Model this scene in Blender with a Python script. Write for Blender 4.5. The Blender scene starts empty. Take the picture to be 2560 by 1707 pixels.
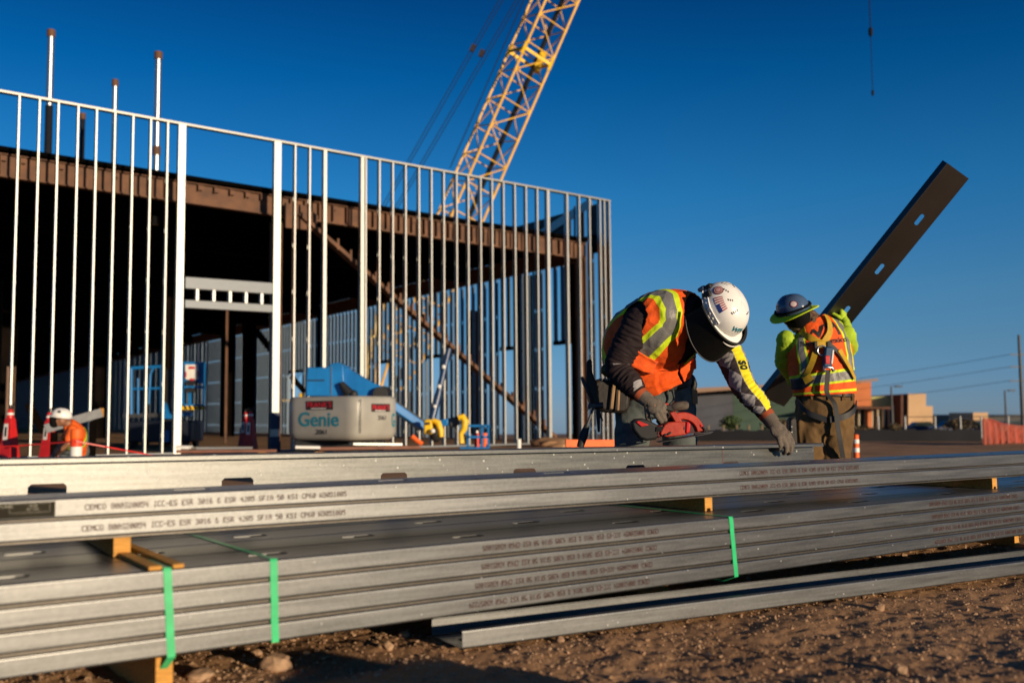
import bpy, bmesh, math, random
import numpy as np
from mathutils import Vector, Matrix, noise, Quaternion
R = math.radians
V = Vector
SC = bpy.context.scene
COL = SC.collection
random.seed(7)
rng = np.random.default_rng(7)

# ------------------------------------------------------------------ camera, sky, sun, exposure
CAM_Z, PITCH, ROLL = 0.64, R(4.285), R(-0.48)
FPX = 2489.0                                   # 35 mm lens on a 36 mm, 2560 px wide frame
CAM_M = Matrix.Translation((0, 0, CAM_Z)) @ Matrix.Rotation(R(90) + PITCH, 4, 'X') @ Matrix.Rotation(ROLL, 4, 'Z')
cd = bpy.data.cameras.new('camera')
cam = bpy.data.objects.new('camera', cd); COL.objects.link(cam)
cam.matrix_world = CAM_M
cd.sensor_width = 36.0; cd.lens = 35.0
cd.clip_start = 0.05; cd.clip_end = 8000
cd.dof.use_dof = True; cd.dof.focus_distance = 5.0; cd.dof.aperture_fstop = 2.3
SC.camera = cam

SUN_EL = R(7.5)
SUN_AZ = math.atan2(0.672, -0.741)
world = bpy.data.worlds.new('World'); SC.world = world; world.use_nodes = True
wn = world.node_tree
sky = wn.nodes.new('ShaderNodeTexSky'); sky.sky_type = 'NISHITA'; sky.sun_disc = False
sky.sun_elevation = SUN_EL; sky.sun_rotation = SUN_AZ
sky.altitude = 1600; sky.air_density = 1.0; sky.dust_density = 0.35; sky.ozone_density = 2.6
hs = wn.nodes.new('ShaderNodeHueSaturation'); hs.inputs['Saturation'].default_value = 1.0
wtc = wn.nodes.new('ShaderNodeTexCoord'); wsx = wn.nodes.new('ShaderNodeSeparateXYZ'); wn.links.new(wtc.outputs['Generated'], wsx.inputs[0])
wrp = wn.nodes.new('ShaderNodeValToRGB'); wn.links.new(wsx.outputs['Z'], wrp.inputs['Fac'])
for k_, (p_, c_) in enumerate(((0.0, (.48, .74, 1.6)), (0.02, (.445, .70, 1.42)), (0.066, (.44, .71, 1.10)), (0.116, (.41, .78, 1.09)), (0.214, (.166, .80, 1.2)), (0.326, (.012, .57, 1.02)), (0.40, (.008, .37, .77)), (0.7, (.10, .27, .48)))):
    e_ = wrp.color_ramp.elements[k_] if k_ < 2 else wrp.color_ramp.elements.new(p_)
    e_.position = p_; e_.color = (*c_, 1)
wmx = wn.nodes.new('ShaderNodeMix'); wmx.data_type = 'RGBA'; wmx.blend_type = 'MULTIPLY'; wmx.inputs[0].default_value = 1.0; wmx.clamp_result = False
wn.links.new(sky.outputs[0], wmx.inputs[6]); wn.links.new(wrp.outputs[0], wmx.inputs[7])
wn.links.new(wmx.outputs[2], hs.inputs['Color'])
wn.links.new(hs.outputs[0], wn.nodes['Background'].inputs[0])
wn.nodes['Background'].inputs[1].default_value = 0.10
sd = bpy.data.lights.new('sun', 'SUN'); sd.energy = 5.0; sd.angle = R(0.5); sd.color = (1.0, 0.79, 0.53)
sun = bpy.data.objects.new('sun', sd); COL.objects.link(sun)
SUN_DIR = V((math.sin(SUN_AZ) * math.cos(SUN_EL), math.cos(SUN_AZ) * math.cos(SUN_EL), math.sin(SUN_EL)))
sun.rotation_euler = SUN_DIR.to_track_quat('Z', 'Y').to_euler()
SC.view_settings.view_transform = 'Standard'; SC.view_settings.look = 'None'
SC.view_settings.exposure = 0.0; SC.view_settings.gamma = 1.0
SC.render.engine = 'CYCLES'
SC.cycles.max_bounces = 6; SC.cycles.diffuse_bounces = 3; SC.cycles.glossy_bounces = 3
SC.cycles.use_denoising = True

# ------------------------------------------------------------------ surveying helpers
def ray(px, py):
    d = CAM_M.to_3x3() @ V(((px - 1280) / FPX, -(py - 853.5) / FPX, -1.0))
    return d
def P(px, py, d):                              # point seen at photo pixel px,py whose world Y is d
    r = ray(px, py); return V((0, 0, CAM_Z)) + r * (d / r.y)
def G(px, py, z):                              # point of the level plane z seen at photo pixel px,py
    r = ray(px, py); return V((0, 0, CAM_Z)) + r * ((z - CAM_Z) / r.z)
def t_on(A, u, px, py=900):                    # parameter along the line A + t u met by pixel column px
    r = ray(px, py); k = r.x / r.y
    return (k * A.y - A.x) / (u.x - k * u.y)

# ------------------------------------------------------------------ materials
def mat(name, col, rough=0.6, metal=0.0, var=0.25, scale=12.0, bump=0.0, bscale=None, stretch=(1, 1, 1), spec=0.5, col2=None, sheen=0.0, detail=4):
    m = bpy.data.materials.new(name); m.use_nodes = True
    nt = m.node_tree; n = nt.nodes; l = nt.links
    b = n['Principled BSDF']
    tc = n.new('ShaderNodeTexCoord'); mp = n.new('ShaderNodeMapping'); mp.inputs['Scale'].default_value = stretch
    l.new(tc.outputs['Object'], mp.inputs['Vector'])
    nz = n.new('ShaderNodeTexNoise'); nz.inputs['Scale'].default_value = scale; nz.inputs['Detail'].default_value = detail
    l.new(mp.outputs[0], nz.inputs['Vector'])
    rp = n.new('ShaderNodeValToRGB'); rp.color_ramp.elements[0].position = 0.3; rp.color_ramp.elements[1].position = 0.7
    c2 = col2 or tuple(min(1, c * (1 + var)) for c in col)
    c1 = tuple(c * (1 - var) for c in col) if col2 is None else col
    rp.color_ramp.elements[0].color = (*c1, 1); rp.color_ramp.elements[1].color = (*c2, 1)
    l.new(nz.outputs['Fac'], rp.inputs['Fac']); l.new(rp.outputs[0], b.inputs['Base Color'])
    b.inputs['Roughness'].default_value = rough; b.inputs['Metallic'].default_value = metal
    b.inputs['Specular IOR Level'].default_value = spec
    if sheen: b.inputs['Sheen Weight'].default_value = sheen
    if bump:
        nb = n.new('ShaderNodeTexNoise'); nb.inputs['Scale'].default_value = bscale or scale * 4; nb.inputs['Detail'].default_value = 5
        l.new(mp.outputs[0], nb.inputs['Vector'])
        bp = n.new('ShaderNodeBump'); bp.inputs['Strength'].default_value = bump; bp.inputs['Distance'].default_value = 0.01
        l.new(nb.outputs['Fac'], bp.inputs['Height']); l.new(bp.outputs[0], b.inputs['Normal'])
    return m

def galv(name, base=0.55, rough=0.36, specks=0.0, tint=(1.0, 1.0, 0.97)):
    m = bpy.data.materials.new(name); m.use_nodes = True
    nt = m.node_tree; n = nt.nodes; l = nt.links; b = n['Principled BSDF']
    tc = n.new('ShaderNodeTexCoord'); mp = n.new('ShaderNodeMapping'); mp.inputs['Scale'].default_value = (0.6, 14, 14)
    oi = n.new('ShaderNodeObjectInfo'); sc_ = n.new('ShaderNodeVectorMath'); sc_.operation = 'SCALE'; sc_.inputs[0].default_value = (13.7, 7.3, 5.1); l.new(oi.outputs['Random'], sc_.inputs['Scale'])
    ad_ = n.new('ShaderNodeVectorMath'); l.new(tc.outputs['Object'], ad_.inputs[0]); l.new(sc_.outputs[0], ad_.inputs[1])
    l.new(ad_.outputs[0], mp.inputs['Vector'])
    nz = n.new('ShaderNodeTexNoise'); nz.inputs['Scale'].default_value = 6; nz.inputs['Detail'].default_value = 6
    l.new(mp.outputs[0], nz.inputs['Vector'])
    vo = n.new('ShaderNodeTexVoronoi'); vo.inputs['Scale'].default_value = 140
    l.new(tc.outputs['Object'], vo.inputs['Vector'])
    vc = n.new('ShaderNodeSeparateColor'); l.new(vo.outputs['Color'], vc.inputs[0])
    def mth(op, a, bb):
        q = n.new('ShaderNodeMath'); q.operation = op
        for i, s in enumerate((a, bb)):
            if isinstance(s, (int, float)): q.inputs[i].default_value = s
            else: l.new(s, q.inputs[i])
        return q.outputs[0]
    val = mth('ADD', mth('MULTIPLY', nz.outputs['Fac'], 0.15), mth('MULTIPLY', vc.outputs[0], 0.022))
    val = mth('ADD', val, base - 0.085)
    rg = mth('ADD', mth('MULTIPLY', nz.outputs['Fac'], 0.12), mth('MULTIPLY', vc.outputs[1], 0.02))
    rg = mth('ADD', rg, rough - 0.08)
    mt = 1.0
    if specks: b.inputs['Coat Weight'].default_value = 0.45; b.inputs['Coat Roughness'].default_value = 0.30
    if specks:
        v2 = n.new('ShaderNodeTexVoronoi'); v2.inputs['Scale'].default_value = 55; l.new(ad_.outputs[0], v2.inputs['Vector'])
        s2 = n.new('ShaderNodeSeparateColor'); l.new(v2.outputs['Color'], s2.inputs[0])
        thr = mth('MULTIPLY', mth('POWER', s2.outputs[0], 6.0), 0.30 * specks)
        sp = mth('LESS_THAN', v2.outputs['Distance'], thr)
        val = mth('ADD', val, mth('MULTIPLY', sp, 0.3)); rg = mth('ADD', rg, mth('MULTIPLY', sp, 0.25))
        l.new(mth('SUBTRACT', 1.0, mth('MULTIPLY', sp, 0.6)), b.inputs['Metallic'])
    else: b.inputs['Metallic'].default_value = 1.0
    cc = n.new('ShaderNodeCombineColor')
    for i in range(3): l.new(mth('MULTIPLY', val, tint[i]), cc.inputs[i])
    l.new(cc.outputs[0], b.inputs['Base Color']); l.new(rg, b.inputs['Roughness'])
    bp = n.new('ShaderNodeBump'); bp.inputs['Strength'].default_value = 0.05; bp.inputs['Distance'].default_value = 0.004
    l.new(nz.outputs['Fac'], bp.inputs['Height']); l.new(bp.outputs[0], b.inputs['Normal'])
    return m

M = {}
M['galv'] = galv('galvanized_near', 0.15, 0.47, 0.5, (0.97, 1.0, 1.04))
M['galv_beam'] = galv('galvanized_beam', 0.14, 0.47, 1.0, (0.97, 1.0, 1.0))
M['galv_wall'] = galv('galvanized_wall', 0.38, 0.49)
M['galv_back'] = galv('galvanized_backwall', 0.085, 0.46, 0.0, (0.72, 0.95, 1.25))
M['galv_pipe'] = galv('galvanized_pipe', 0.6, 0.38)
M['galv_track'] = galv('galvanized_track', 0.24, 0.50)
M['galv_head'] = galv('galvanized_header', 0.16, 0.58, 0.0, (0.92, 1.0, 1.12))
M['ink'] = mat('stencil_ink', (0.05, 0.012, 0.012), 0.7, var=0.3)
M['strap'] = mat('green_strap', (0.03, 0.50, 0.19), 0.35, var=0.12, scale=30)
M['lumber'] = mat('lumber', (0.58, 0.28, 0.055), 0.8, var=0.35, scale=5, stretch=(2, 30, 30), bump=0.25, bscale=30)
M['rust'] = mat('rusty_steel', (0.085, 0.040, 0.022), 0.75, col2=(0.17, 0.075, 0.036), scale=3.0, bump=0.2, bscale=25)
M['shade_black'] = mat('shade_black_steel', (0.003, 0.0022, 0.002), 0.8, col2=(0.007, 0.0045, 0.0035), scale=2.0, spec=0.03)  # near-black colour paints in the shade inside the building
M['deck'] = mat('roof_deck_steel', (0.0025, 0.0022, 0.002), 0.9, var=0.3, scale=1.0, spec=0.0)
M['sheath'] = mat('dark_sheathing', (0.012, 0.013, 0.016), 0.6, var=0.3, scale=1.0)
M['yellow'] = mat('crane_yellow', (0.84, 0.47, 0.055), 0.5, var=0.15, scale=1.5)
M['yellow2'] = mat('bright_yellow', (0.85, 0.52, 0.01), 0.45, var=0.15, scale=3)
M['black'] = mat('black_rubber', (0.012, 0.012, 0.013), 0.6, var=0.3, scale=8)
M['cable'] = mat('steel_cable', (0.012, 0.014, 0.02), 0.8, var=0.2, spec=.1)
M['blue'] = mat('lift_blue', (0.008, 0.16, 0.46), 0.38, var=0.15, scale=3, bump=0.03)
M['grey'] = mat('lift_grey', (0.36, 0.35, 0.315), 0.34, var=0.10, scale=2.2, bump=0.04, bscale=9)
M['dgrey'] = mat('dark_grey', (0.05, 0.05, 0.055), 0.5, var=0.2)
M['teal'] = mat('teal_lettering', (0.012, 0.21, 0.30), 0.5, var=0.1)
M['red'] = mat('safety_red', (0.56, 0.014, 0.012), 0.42, var=0.18, scale=6)
M['white'] = mat('white_paint', (0.78, 0.77, 0.74), 0.4, var=0.06, scale=6)
M['orange'] = mat('safety_orange', (0.85, 0.13, 0.012), 0.6, var=0.15, scale=8, bump=0.1)
M['chrome'] = mat('polished_steel', (0.6, 0.6, 0.6), 0.25, metal=1.0, var=0.1)

# ------------------------------------------------------------------ mesh building
class MB:
    def __init__(s): s.v = []; s.f = []; s.mi = []
    def add(s, vs, fs, mi=0):
        o = len(s.v); s.v += [V(p) for p in vs]; s.f += [tuple(i + o for i in f) for f in fs]; s.mi += [mi] * len(fs)
        return s
    def box(s, c, size, rot=None, mi=0):
        c = V(c); h = V(size) / 2
        rot = rot or Matrix.Identity(3)
        vs = [c + rot @ V((x * h.x, y * h.y, z * h.z)) for x in (-1, 1) for y in (-1, 1) for z in (-1, 1)]
        return s.add(vs, [(0, 1, 3, 2), (4, 6, 7, 5), (0, 4, 5, 1), (2, 3, 7, 6), (0, 2, 6, 4), (1, 5, 7, 3)], mi)
    def bar(s, p, q, w, h, up=(0, 0, 1), mi=0):
        p = V(p); q = V(q); t = (q - p); L = t.length; t.normalize(); up = V(up)
        a = t.cross(up)
        if a.length < 1e-4: a = t.cross(V((1, 0, 0)))
        a.normalize(); b = a.cross(t)
        rot = Matrix((t, a, b)).transposed()
        return s.box((p + q) / 2, (L, w, h), rot, mi)
    def tube(s, pts, r, n=10, caps=True, mi=0, ell=None, ref=None):
        pts = [V(p) for p in pts]; k = len(pts)
        rs = [r] * k if isinstance(r, (int, float)) else list(r)
        vs = []; a = None
        for i, p in enumerate(pts):
            t = (pts[min(i + 1, k - 1)] - pts[max(i - 1, 0)]).normalized()
            if a is None:
                rf = V(ref) if ref is not None else (V((0, 0, 1)) if abs(t.z) < 0.9 else V((1, 0, 0)))
                a = t.cross(rf).normalized()
            a = (a - t * a.dot(t)).normalized(); b = a.cross(t)
            e = ell if ell else (1, 1)
            for j in range(n):
                w = 2 * math.pi * j / n
                vs.append(p + a * (math.cos(w) * rs[i] * e[0]) + b * (math.sin(w) * rs[i] * e[1]))
        fs = [(i * n + j, i * n + (j + 1) % n, (i + 1) * n + (j + 1) % n, (i + 1) * n + j) for i in range(k - 1) for j in range(n)]
        if caps: fs += [tuple(range(n - 1, -1, -1)), tuple(range((k - 1) * n, k * n))]
        return s.add(vs, fs, mi)
    def ball(s, c, r, nu=14, nv=9, rot=None, mi=0):
        c = V(c); r = V((r, r, r)) if isinstance(r, (int, float)) else V(r); rot = rot or Matrix.Identity(3)
        vs = [c + rot @ V((0, 0, r.z))]
        for i in range(1, nv):
            th = math.pi * i / nv
            for j in range(nu):
                ph = 2 * math.pi * j / nu
                vs.append(c + rot @ V((r.x * math.sin(th) * math.cos(ph), r.y * math.sin(th) * math.sin(ph), r.z * math.cos(th))))
        vs.append(c + rot @ V((0, 0, -r.z)))
        fs = [(0, 1 + j, 1 + (j + 1) % nu) for j in range(nu)]
        for i in range(nv - 2):
            for j in range(nu):
                fs.append((1 + i * nu + j, 1 + (i + 1) * nu + j, 1 + (i + 1) * nu + (j + 1) % nu, 1 + i * nu + (j + 1) % nu))
        e = len(vs) - 1; b0 = 1 + (nv - 2) * nu
        fs += [(e, b0 + (j + 1) % nu, b0 + j) for j in range(nu)]
        return s.add(vs, fs, mi)
    def chain(s, pts, rs, n=14):                # capsule chain: tube with balls at its joints
        s.tube(pts, rs, n)
        for p, r in zip(pts, rs if not isinstance(rs, (int, float)) else [rs] * len(pts)): s.ball(p, r * 0.995, n, 8)
        return s
    def prism(s, poly, depth, mat4=None, mi=0):  # polygon in local XZ extruded along local Y (0..depth)
        n = len(poly); m4 = mat4 or Matrix.Identity(4)
        vs = [m4 @ V((x, 0, z)) for x, z in poly] + [m4 @ V((x, depth, z)) for x, z in poly]
        fs = [tuple(range(n)), tuple(range(2 * n - 1, n - 1, -1))] + [(i, i + n, (i + 1) % n + n, (i + 1) % n) for i in range(n)]
        return s.add(vs, fs, mi)
    def lathe(s, prof, n=24, m4=None, mi=0):    # profile of (r, z) turned round local Z
        m4 = m4 or Matrix.Identity(4); k = len(prof); vs = []
        for r_, z in prof:
            for j in range(n):
                w = 2 * math.pi * j / n; vs.append(m4 @ V((r_ * math.cos(w), r_ * math.sin(w), z)))
        fs = [(i * n + j, i * n + (j + 1) % n, (i + 1) * n + (j + 1) % n, (i + 1) * n + j) for i in range(k - 1) for j in range(n)]
        fs += [tuple(range(n - 1, -1, -1)), tuple(range((k - 1) * n, k * n))]
        return s.add(vs, fs, mi)
    def mesh(s, name, inv=None):
        me = bpy.data.meshes.new(name)
        me.from_pydata([tuple(inv @ p) if inv else tuple(p) for p in s.v], [], s.f)
        me.polygons.foreach_set('material_index', s.mi)
        bm = bmesh.new(); bm.from_mesh(me); bmesh.ops.recalc_face_normals(bm, faces=bm.faces); bm.to_mesh(me); bm.free()
        return me
    def build(s, name, m, parent=None, bevel=0, smooth=35, seg=2):
        inv = WM[parent.name].inverted() if parent is not None and parent.name in WM else None
        me = s.mesh(name, inv)
        return put(name, me, m, parent, bevel, smooth, seg)

WM = {}
def put(name, me, m, parent=None, bevel=0, smooth=35, seg=2):
    for q in (m if isinstance(m, (list, tuple)) else [m]): me.materials.append(q if not isinstance(q, str) else M[q])
    if smooth:
        me.polygons.foreach_set('use_smooth', [True] * len(me.polygons)); me.set_sharp_from_angle(angle=R(smooth))
    o = bpy.data.objects.new(name, me); COL.objects.link(o)
    if parent is not None: o.parent = parent
    if parent is not None and parent.name in WM: WM[o.name] = WM[parent.name]
    else: WM[o.name] = Matrix.Identity(4)
    if bevel:
        b = o.modifiers.new('bevel', 'BEVEL'); b.width = bevel; b.segments = seg; b.limit_method = 'ANGLE'; b.angle_limit = R(40)
    return o
def tag(o, label=None, cat=None, group=None, kind=None):
    if label: o['label'] = label
    if cat: o['category'] = cat
    if group: o['group'] = group
    if kind: o['kind'] = kind
    return o
def thing(name, label, cat, loc=(0, 0, 0), rz=0.0, group=None):
    o = bpy.data.objects.new(name, None); COL.objects.link(o); o.empty_display_size = 0.1
    o.location = loc; o.rotation_euler = (0, 0, rz)
    WM[o.name] = Matrix.Translation(V(loc)) @ Matrix.Rotation(rz, 4, 'Z')
    return tag(o, label, cat, group)
def smoothstep(a, b, x):
    t = min(1, max(0, (x - a) / (b - a))); return t * t * (3 - 2 * t)

def text_verts(s, size, align='CENTER', bold=0.0):
    cu = bpy.data.curves.new('t', 'FONT'); cu.body = s; cu.size = size; cu.align_x = align; cu.offset = bold * size; cu.resolution_u = 3
    o = bpy.data.objects.new('t', cu); COL.objects.link(o)
    dg = bpy.context.evaluated_depsgraph_get(); me = bpy.data.meshes.new_from_object(o.evaluated_get(dg))
    vs = [v.co.copy() for v in me.vertices]; fs = [tuple(p.vertices) for p in me.polygons]
    bpy.data.objects.remove(o); bpy.data.curves.remove(cu); bpy.data.meshes.remove(me)
    return vs, fs

def dense(tv, tf, cuts=3):
    bm = bmesh.new(); q = [bm.verts.new(v) for v in tv]
    for f in tf:
        try: bm.faces.new([q[i] for i in f])
        except ValueError: pass
    bmesh.ops.triangulate(bm, faces=bm.faces[:]); bmesh.ops.subdivide_edges(bm, edges=bm.edges[:], cuts=cuts, use_grid_fill=True)
    bm.verts.index_update(); out = [v.co.copy() for v in bm.verts], [tuple(v.index for v in f.verts) for f in bm.faces]; bm.free(); return out

FONT5 = {'0': '01110 10001 10011 10101 11001 10001 01110', '1': '00100 01100 00100 00100 00100 00100 01110', '2': '01110 10001 00001 00110 01000 10000 11111',
 '3': '11110 00001 00001 01110 00001 00001 11110', '4': '10010 10010 10010 11111 00010 00010 00010', '5': '11111 10000 11110 00001 00001 10001 01110',
 '6': '01110 10000 10000 11110 10001 10001 01110', '7': '11111 00001 00010 00100 01000 01000 01000', '8': '01110 10001 10001 01110 10001 10001 01110',
 'A': '01110 10001 10001 11111 10001 10001 10001', 'C': '01111 10000 10000 10000 10000 10000 01111', 'E': '11111 10000 10000 11110 10000 10000 11111',
 'F': '11111 10000 10000 11110 10000 10000 10000', 'I': '01110 00100 00100 00100 00100 00100 01110', 'K': '10001 10010 10100 11000 10100 10010 10001',
 'M': '10001 11011 10101 10101 10001 10001 10001', 'O': '01110 10001 10001 10001 10001 10001 01110', 'P': '11110 10001 10001 11110 10000 10000 10000',
 'R': '11110 10001 10001 11110 10100 10010 10001', 'S': '01111 10000 10000 01110 00001 00001 11110', 'W': '10001 10001 10001 10101 10101 11011 10001',
 '-': '00000 00000 00000 11111 00000 00000 00000', '&': '01100 10010 10100 01000 10101 10010 01101', ' ': '00000 00000 00000 00000 00000 00000 00000'}
def dot_text(s, width, height, flip=False):
    """ink-jet lettering as rows of small flat dots in local XZ, starting at x = 0"""
    mb = MB(); n = len(s); px = width / (n * 6.0); pz = height / 7.0; r = random.Random(len(s))
    for i, ch in enumerate(s):
        rows = FONT5[ch].split()
        for j in range(7):
            for k in range(5):
                if rows[j][k] == '1' and r.random() > 0.04:
                    x = (i * 6 + k + 0.5) * px + r.uniform(-.1, .1) * px; z = height - (j + 0.5) * pz + r.uniform(-.12, .12) * pz
                    if flip: x, z = width - x, height - z
                    a = px * 0.64; c = pz * 0.62
                    mb.add([(x - a, 0, z - c), (x + a, 0, z - c), (x + a, 0, z + c), (x - a, 0, z + c)], [(0, 1, 2, 3)])
    return mb

# ------------------------------------------------------------------ ground
SA, SB = G(0, 1462, 0.29), G(2560, 1224.7, 0.29)         # front top edge of the strapped stack
SU = (SB - SA).normalized(); SBK = V((-SU.y, SU.x, 0))
GZ = -0.2
WA, WB = P(36.4, 900, 21.8), P(1528, 900, 31.4); WA.z = WB.z = GZ     # foot of the stud wall
WU = (WB - WA).normalized()
def far_z(x, y):                               # the land falls away gently beyond the site
    r = math.hypot(x, y); k = smoothstep(.8, 7, (x - WB.x) * WU.x + (y - WB.y) * WU.y)
    return GZ - .018 * max(0, r - 31) * k
def drop(x, y):
    s = (x - SA.x) * SBK.x + (y - SA.y) * SBK.y
    return -0.2 * smoothstep(1.05, 1.75, s)
def ground_z(x, y):
    r = math.hypot(x, y)
    z = drop(x, y)
    near = 1 - smoothstep(5, 12, r)
    if near > 0:
        z += near * (0.020 * (noise.noise(V((x * 1.3, y * 1.3, 1.7)))) + 0.010 * noise.noise(V((x * 5, y * 5, 4.1))) + 0.006 * noise.noise(V((x * 16, y * 16, 2.2)))
                     + 0.0035 * noise.noise(V((x * 48, y * 48, 7.7))))
        z -= 0.018
    if r > 31: z += far_z(x, y) - GZ
    if r > 6: z += 0.05 * smoothstep(8, 30, r) * noise.noise(V((x * 0.35, y * 0.35, 9.0)))
    return z
def make_ground():
    th = list(np.linspace(-0.62, 0.62, 560)) + list(np.linspace(0.66, 2 * math.pi - 0.66, 60))
    rs = [0.25, 0.7, 1.2, 1.6, 1.9]
    r = 2.1
    while r < 5.2: rs.append(r); r *= 1.0042
    while r < 14: rs.append(r); r *= 1.02
    while r < 6000: rs.append(r); r *= 1.16
    n = len(th); vs = [(0, 0, ground_z(0, 0))]
    for r in rs:
        for t in th:
            x, y = r * math.sin(t), r * math.cos(t); vs.append((x, y, ground_z(x, y)))
    fs = [(0, 1 + (j + 1) % n, 1 + j) for j in range(n)]
    for i in range(len(rs) - 1):
        a = 1 + i * n; b = a + n
        fs += [(a + j, a + (j + 1) % n, b + (j + 1) % n, b + j) for j in range(n)]
    me = bpy.data.meshes.new('ground'); me.from_pydata(vs, [], fs)
    m = bpy.data.materials.new('dirt'); m.use_nodes = True; nt = m.node_tree; nn = nt.nodes; l = nt.links; b = nn['Principled BSDF']
    tc = nn.new('ShaderNodeTexCoord')
    def nz(sc, de=6):
        q = nn.new('ShaderNodeTexNoise'); q.inputs['Scale'].default_value = sc; q.inputs['Detail'].default_value = de; l.new(tc.outputs['Object'], q.inputs['Vector']); return q
    n1, n2, n3 = nz(1.1), nz(14), nz(130, 8)
    rp = nn.new('ShaderNodeValToRGB'); e = rp.color_ramp.elements
    e[0].position = .32; e[0].color = (.25, .128, .062, 1); e[1].position = .68; e[1].color = (.62, .365, .195, 1)
    mx = nn.new('ShaderNodeMath'); mx.operation = 'MULTIPLY_ADD'; mx.inputs[1].default_value = .5
    l.new(n1.outputs['Fac'], mx.inputs[0]); 
    m2 = nn.new('ShaderNodeMath'); m2.operation = 'MULTIPLY_ADD'; m2.inputs[1].default_value = .25; m2.inputs[2].default_value = 0
    m3 = nn.new('ShaderNodeMath'); m3.operation = 'MULTIPLY_ADD'; m3.inputs[1].default_value = .25
    l.new(n2.outputs['Fac'], m2.inputs[0]); l.new(m2.outputs[0], m3.inputs[2]); l.new(n3.outputs['Fac'], m3.inputs[0]); l.new(m3.outputs[0], mx.inputs[2])
    l.new(mx.outputs[0], rp.inputs['Fac']); l.new(rp.outputs[0], b.inputs['Base Color'])
    b.inputs['Roughness'].default_value = 0.95; b.inputs['Specular IOR Level'].default_value = 0.15
    bp = nn.new('ShaderNodeBump'); bp.inputs['Strength'].default_value = .8; bp.inputs['Distance'].default_value = .006
    n4 = nz(220, 6); l.new(n4.outputs['Fac'], bp.inputs['Height']); l.new(bp.outputs[0], b.inputs['Normal'])
    M['dirt'] = m
    o = put('ground', me, m, smooth=0); me.polygons.foreach_set('use_smooth', [True] * len(me.polygons))
    tag(o, kind='structure')
make_ground()

M['stone'] = mat('stone', (0.22, 0.12, 0.065), 0.9, col2=(0.52, 0.34, 0.21), scale=5, bump=0.4, bscale=60)
def rock_mesh(name, size, seed, sub=3):
    bm = bmesh.new(); bmesh.ops.create_icosphere(bm, subdivisions=sub, radius=1)
    o = V((seed * 3.1, seed * 1.7, seed * 0.9))
    for v in bm.verts:
        d = 1 + 0.38 * noise.noise(v.co * 0.9 + o) + 0.22 * noise.noise(v.co * 2.3 + o) + 0.12 * (1 - 2 * abs(noise.noise(v.co * 4 + o))) + 0.05 * noise.noise(v.co * 9 + o)
        v.co = V((v.co.x * size[0], v.co.y * size[1], v.co.z * size[2])) * d
    me = bpy.data.meshes.new(name); bm.to_mesh(me); bm.free(); return me
def gravel():
    bm = bmesh.new(); bmesh.ops.create_icosphere(bm, subdivisions=1, radius=1); bv = np.array([v.co for v in bm.verts]); bf = np.array([[v.index for v in f.verts] for f in bm.faces]); bm.free()
    N = 34000; vs = []; fs = []
    for i in range(N):
        r = 2.1 * (4.6 ** (rng.random() ** 1.35)); t = rng.uniform(-.68, .68); x, y = r * math.sin(t), r * math.cos(t)
        s = min(0.010, 0.0016 * math.exp(rng.normal(0.25, 0.50))) * (0.62 + 0.17 * r)
        q = bv * (1 + rng.normal(0, .22, (len(bv), 1))) * s * np.array([rng.uniform(.7, 1.4), rng.uniform(.7, 1.4), rng.uniform(.5, .95)])
        a = rng.uniform(0, 6.28); c_, s_ = math.cos(a), math.sin(a)
        q = q @ np.array([[c_, s_, 0], [-s_, c_, 0], [0, 0, 1]]) + np.array([x, y, ground_z(x, y) + s * .35])
        fs.append(bf + len(vs) * len(bv)); vs.append(q)
    me = bpy.data.meshes.new('gravel'); me.from_pydata(np.concatenate(vs).tolist(), [], np.concatenate(fs).tolist())
    o = put('gravel', me, 'stone', smooth=0); tag(o, kind='stuff')
gravel()
ROCKS = [((690, 1668), (.036, .030, .026), 'pale tan lump of stone on the dirt between the two green straps'),
         ((500, 1690), (.040, .030, .015), 'flat grey stone by the timber block under the strapped stack'),
         ((640, 1632), (.016, .013, .010), 'small tan pebble close under the lowest strapped stud'),
         ((2198, 1522), (.019, .015, .013), 'round tan pebble just beyond the single loose stud'),
         ((2248, 1668), (.020, .017, .015), 'smooth pale pebble low in the corner of the dirt'),
         ((1012, 1592), (.016, .013, .012), 'yellowish clod beside the cut end of the loose stud'),
         ((970, 1625), (.014, .013, .012), 'small ochre clod in front of the loose stud end, by the long shadow'),
         ((1400, 1600), (.014, .012, .011), 'pinkish pebble at the foot of the loose stud')]
for i, ((px, py), s, lb) in enumerate(ROCKS):
    p = G(px, py, -0.01); o = put('rock', rock_mesh('rock', s, i + 1), 'stone'); o.location = (p.x, p.y, ground_z(p.x, p.y) + s[2] * .6); o.rotation_euler.z = i * 1.3
    tag(o, lb, 'rock', 'stones lying on the dirt')
p = G(1650, 1712, 0.0); p = p * 0.93
o = put('rock', rock_mesh('rock', (.095, .07, .05), 21, 4), 'stone'); o.location = (p.x, p.y, ground_z(p.x, p.y) + 0.02)
tag(o, 'big brown blurred stone nearest the camera at the bottom edge', 'rock', 'stones lying on the dirt')
o = put('dirt_mound', rock_mesh('dirt_mound', (.50, .42, .25), 33, 4), 'dirt'); o.location = (1.0, 1.08, 0.0); o.rotation_euler.z = .5  # added out of view, only to throw the pointed foreground shadow
tag(o, 'unseen mound of dirt added beside the camera for its shadow', 'dirt mound')
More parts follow.
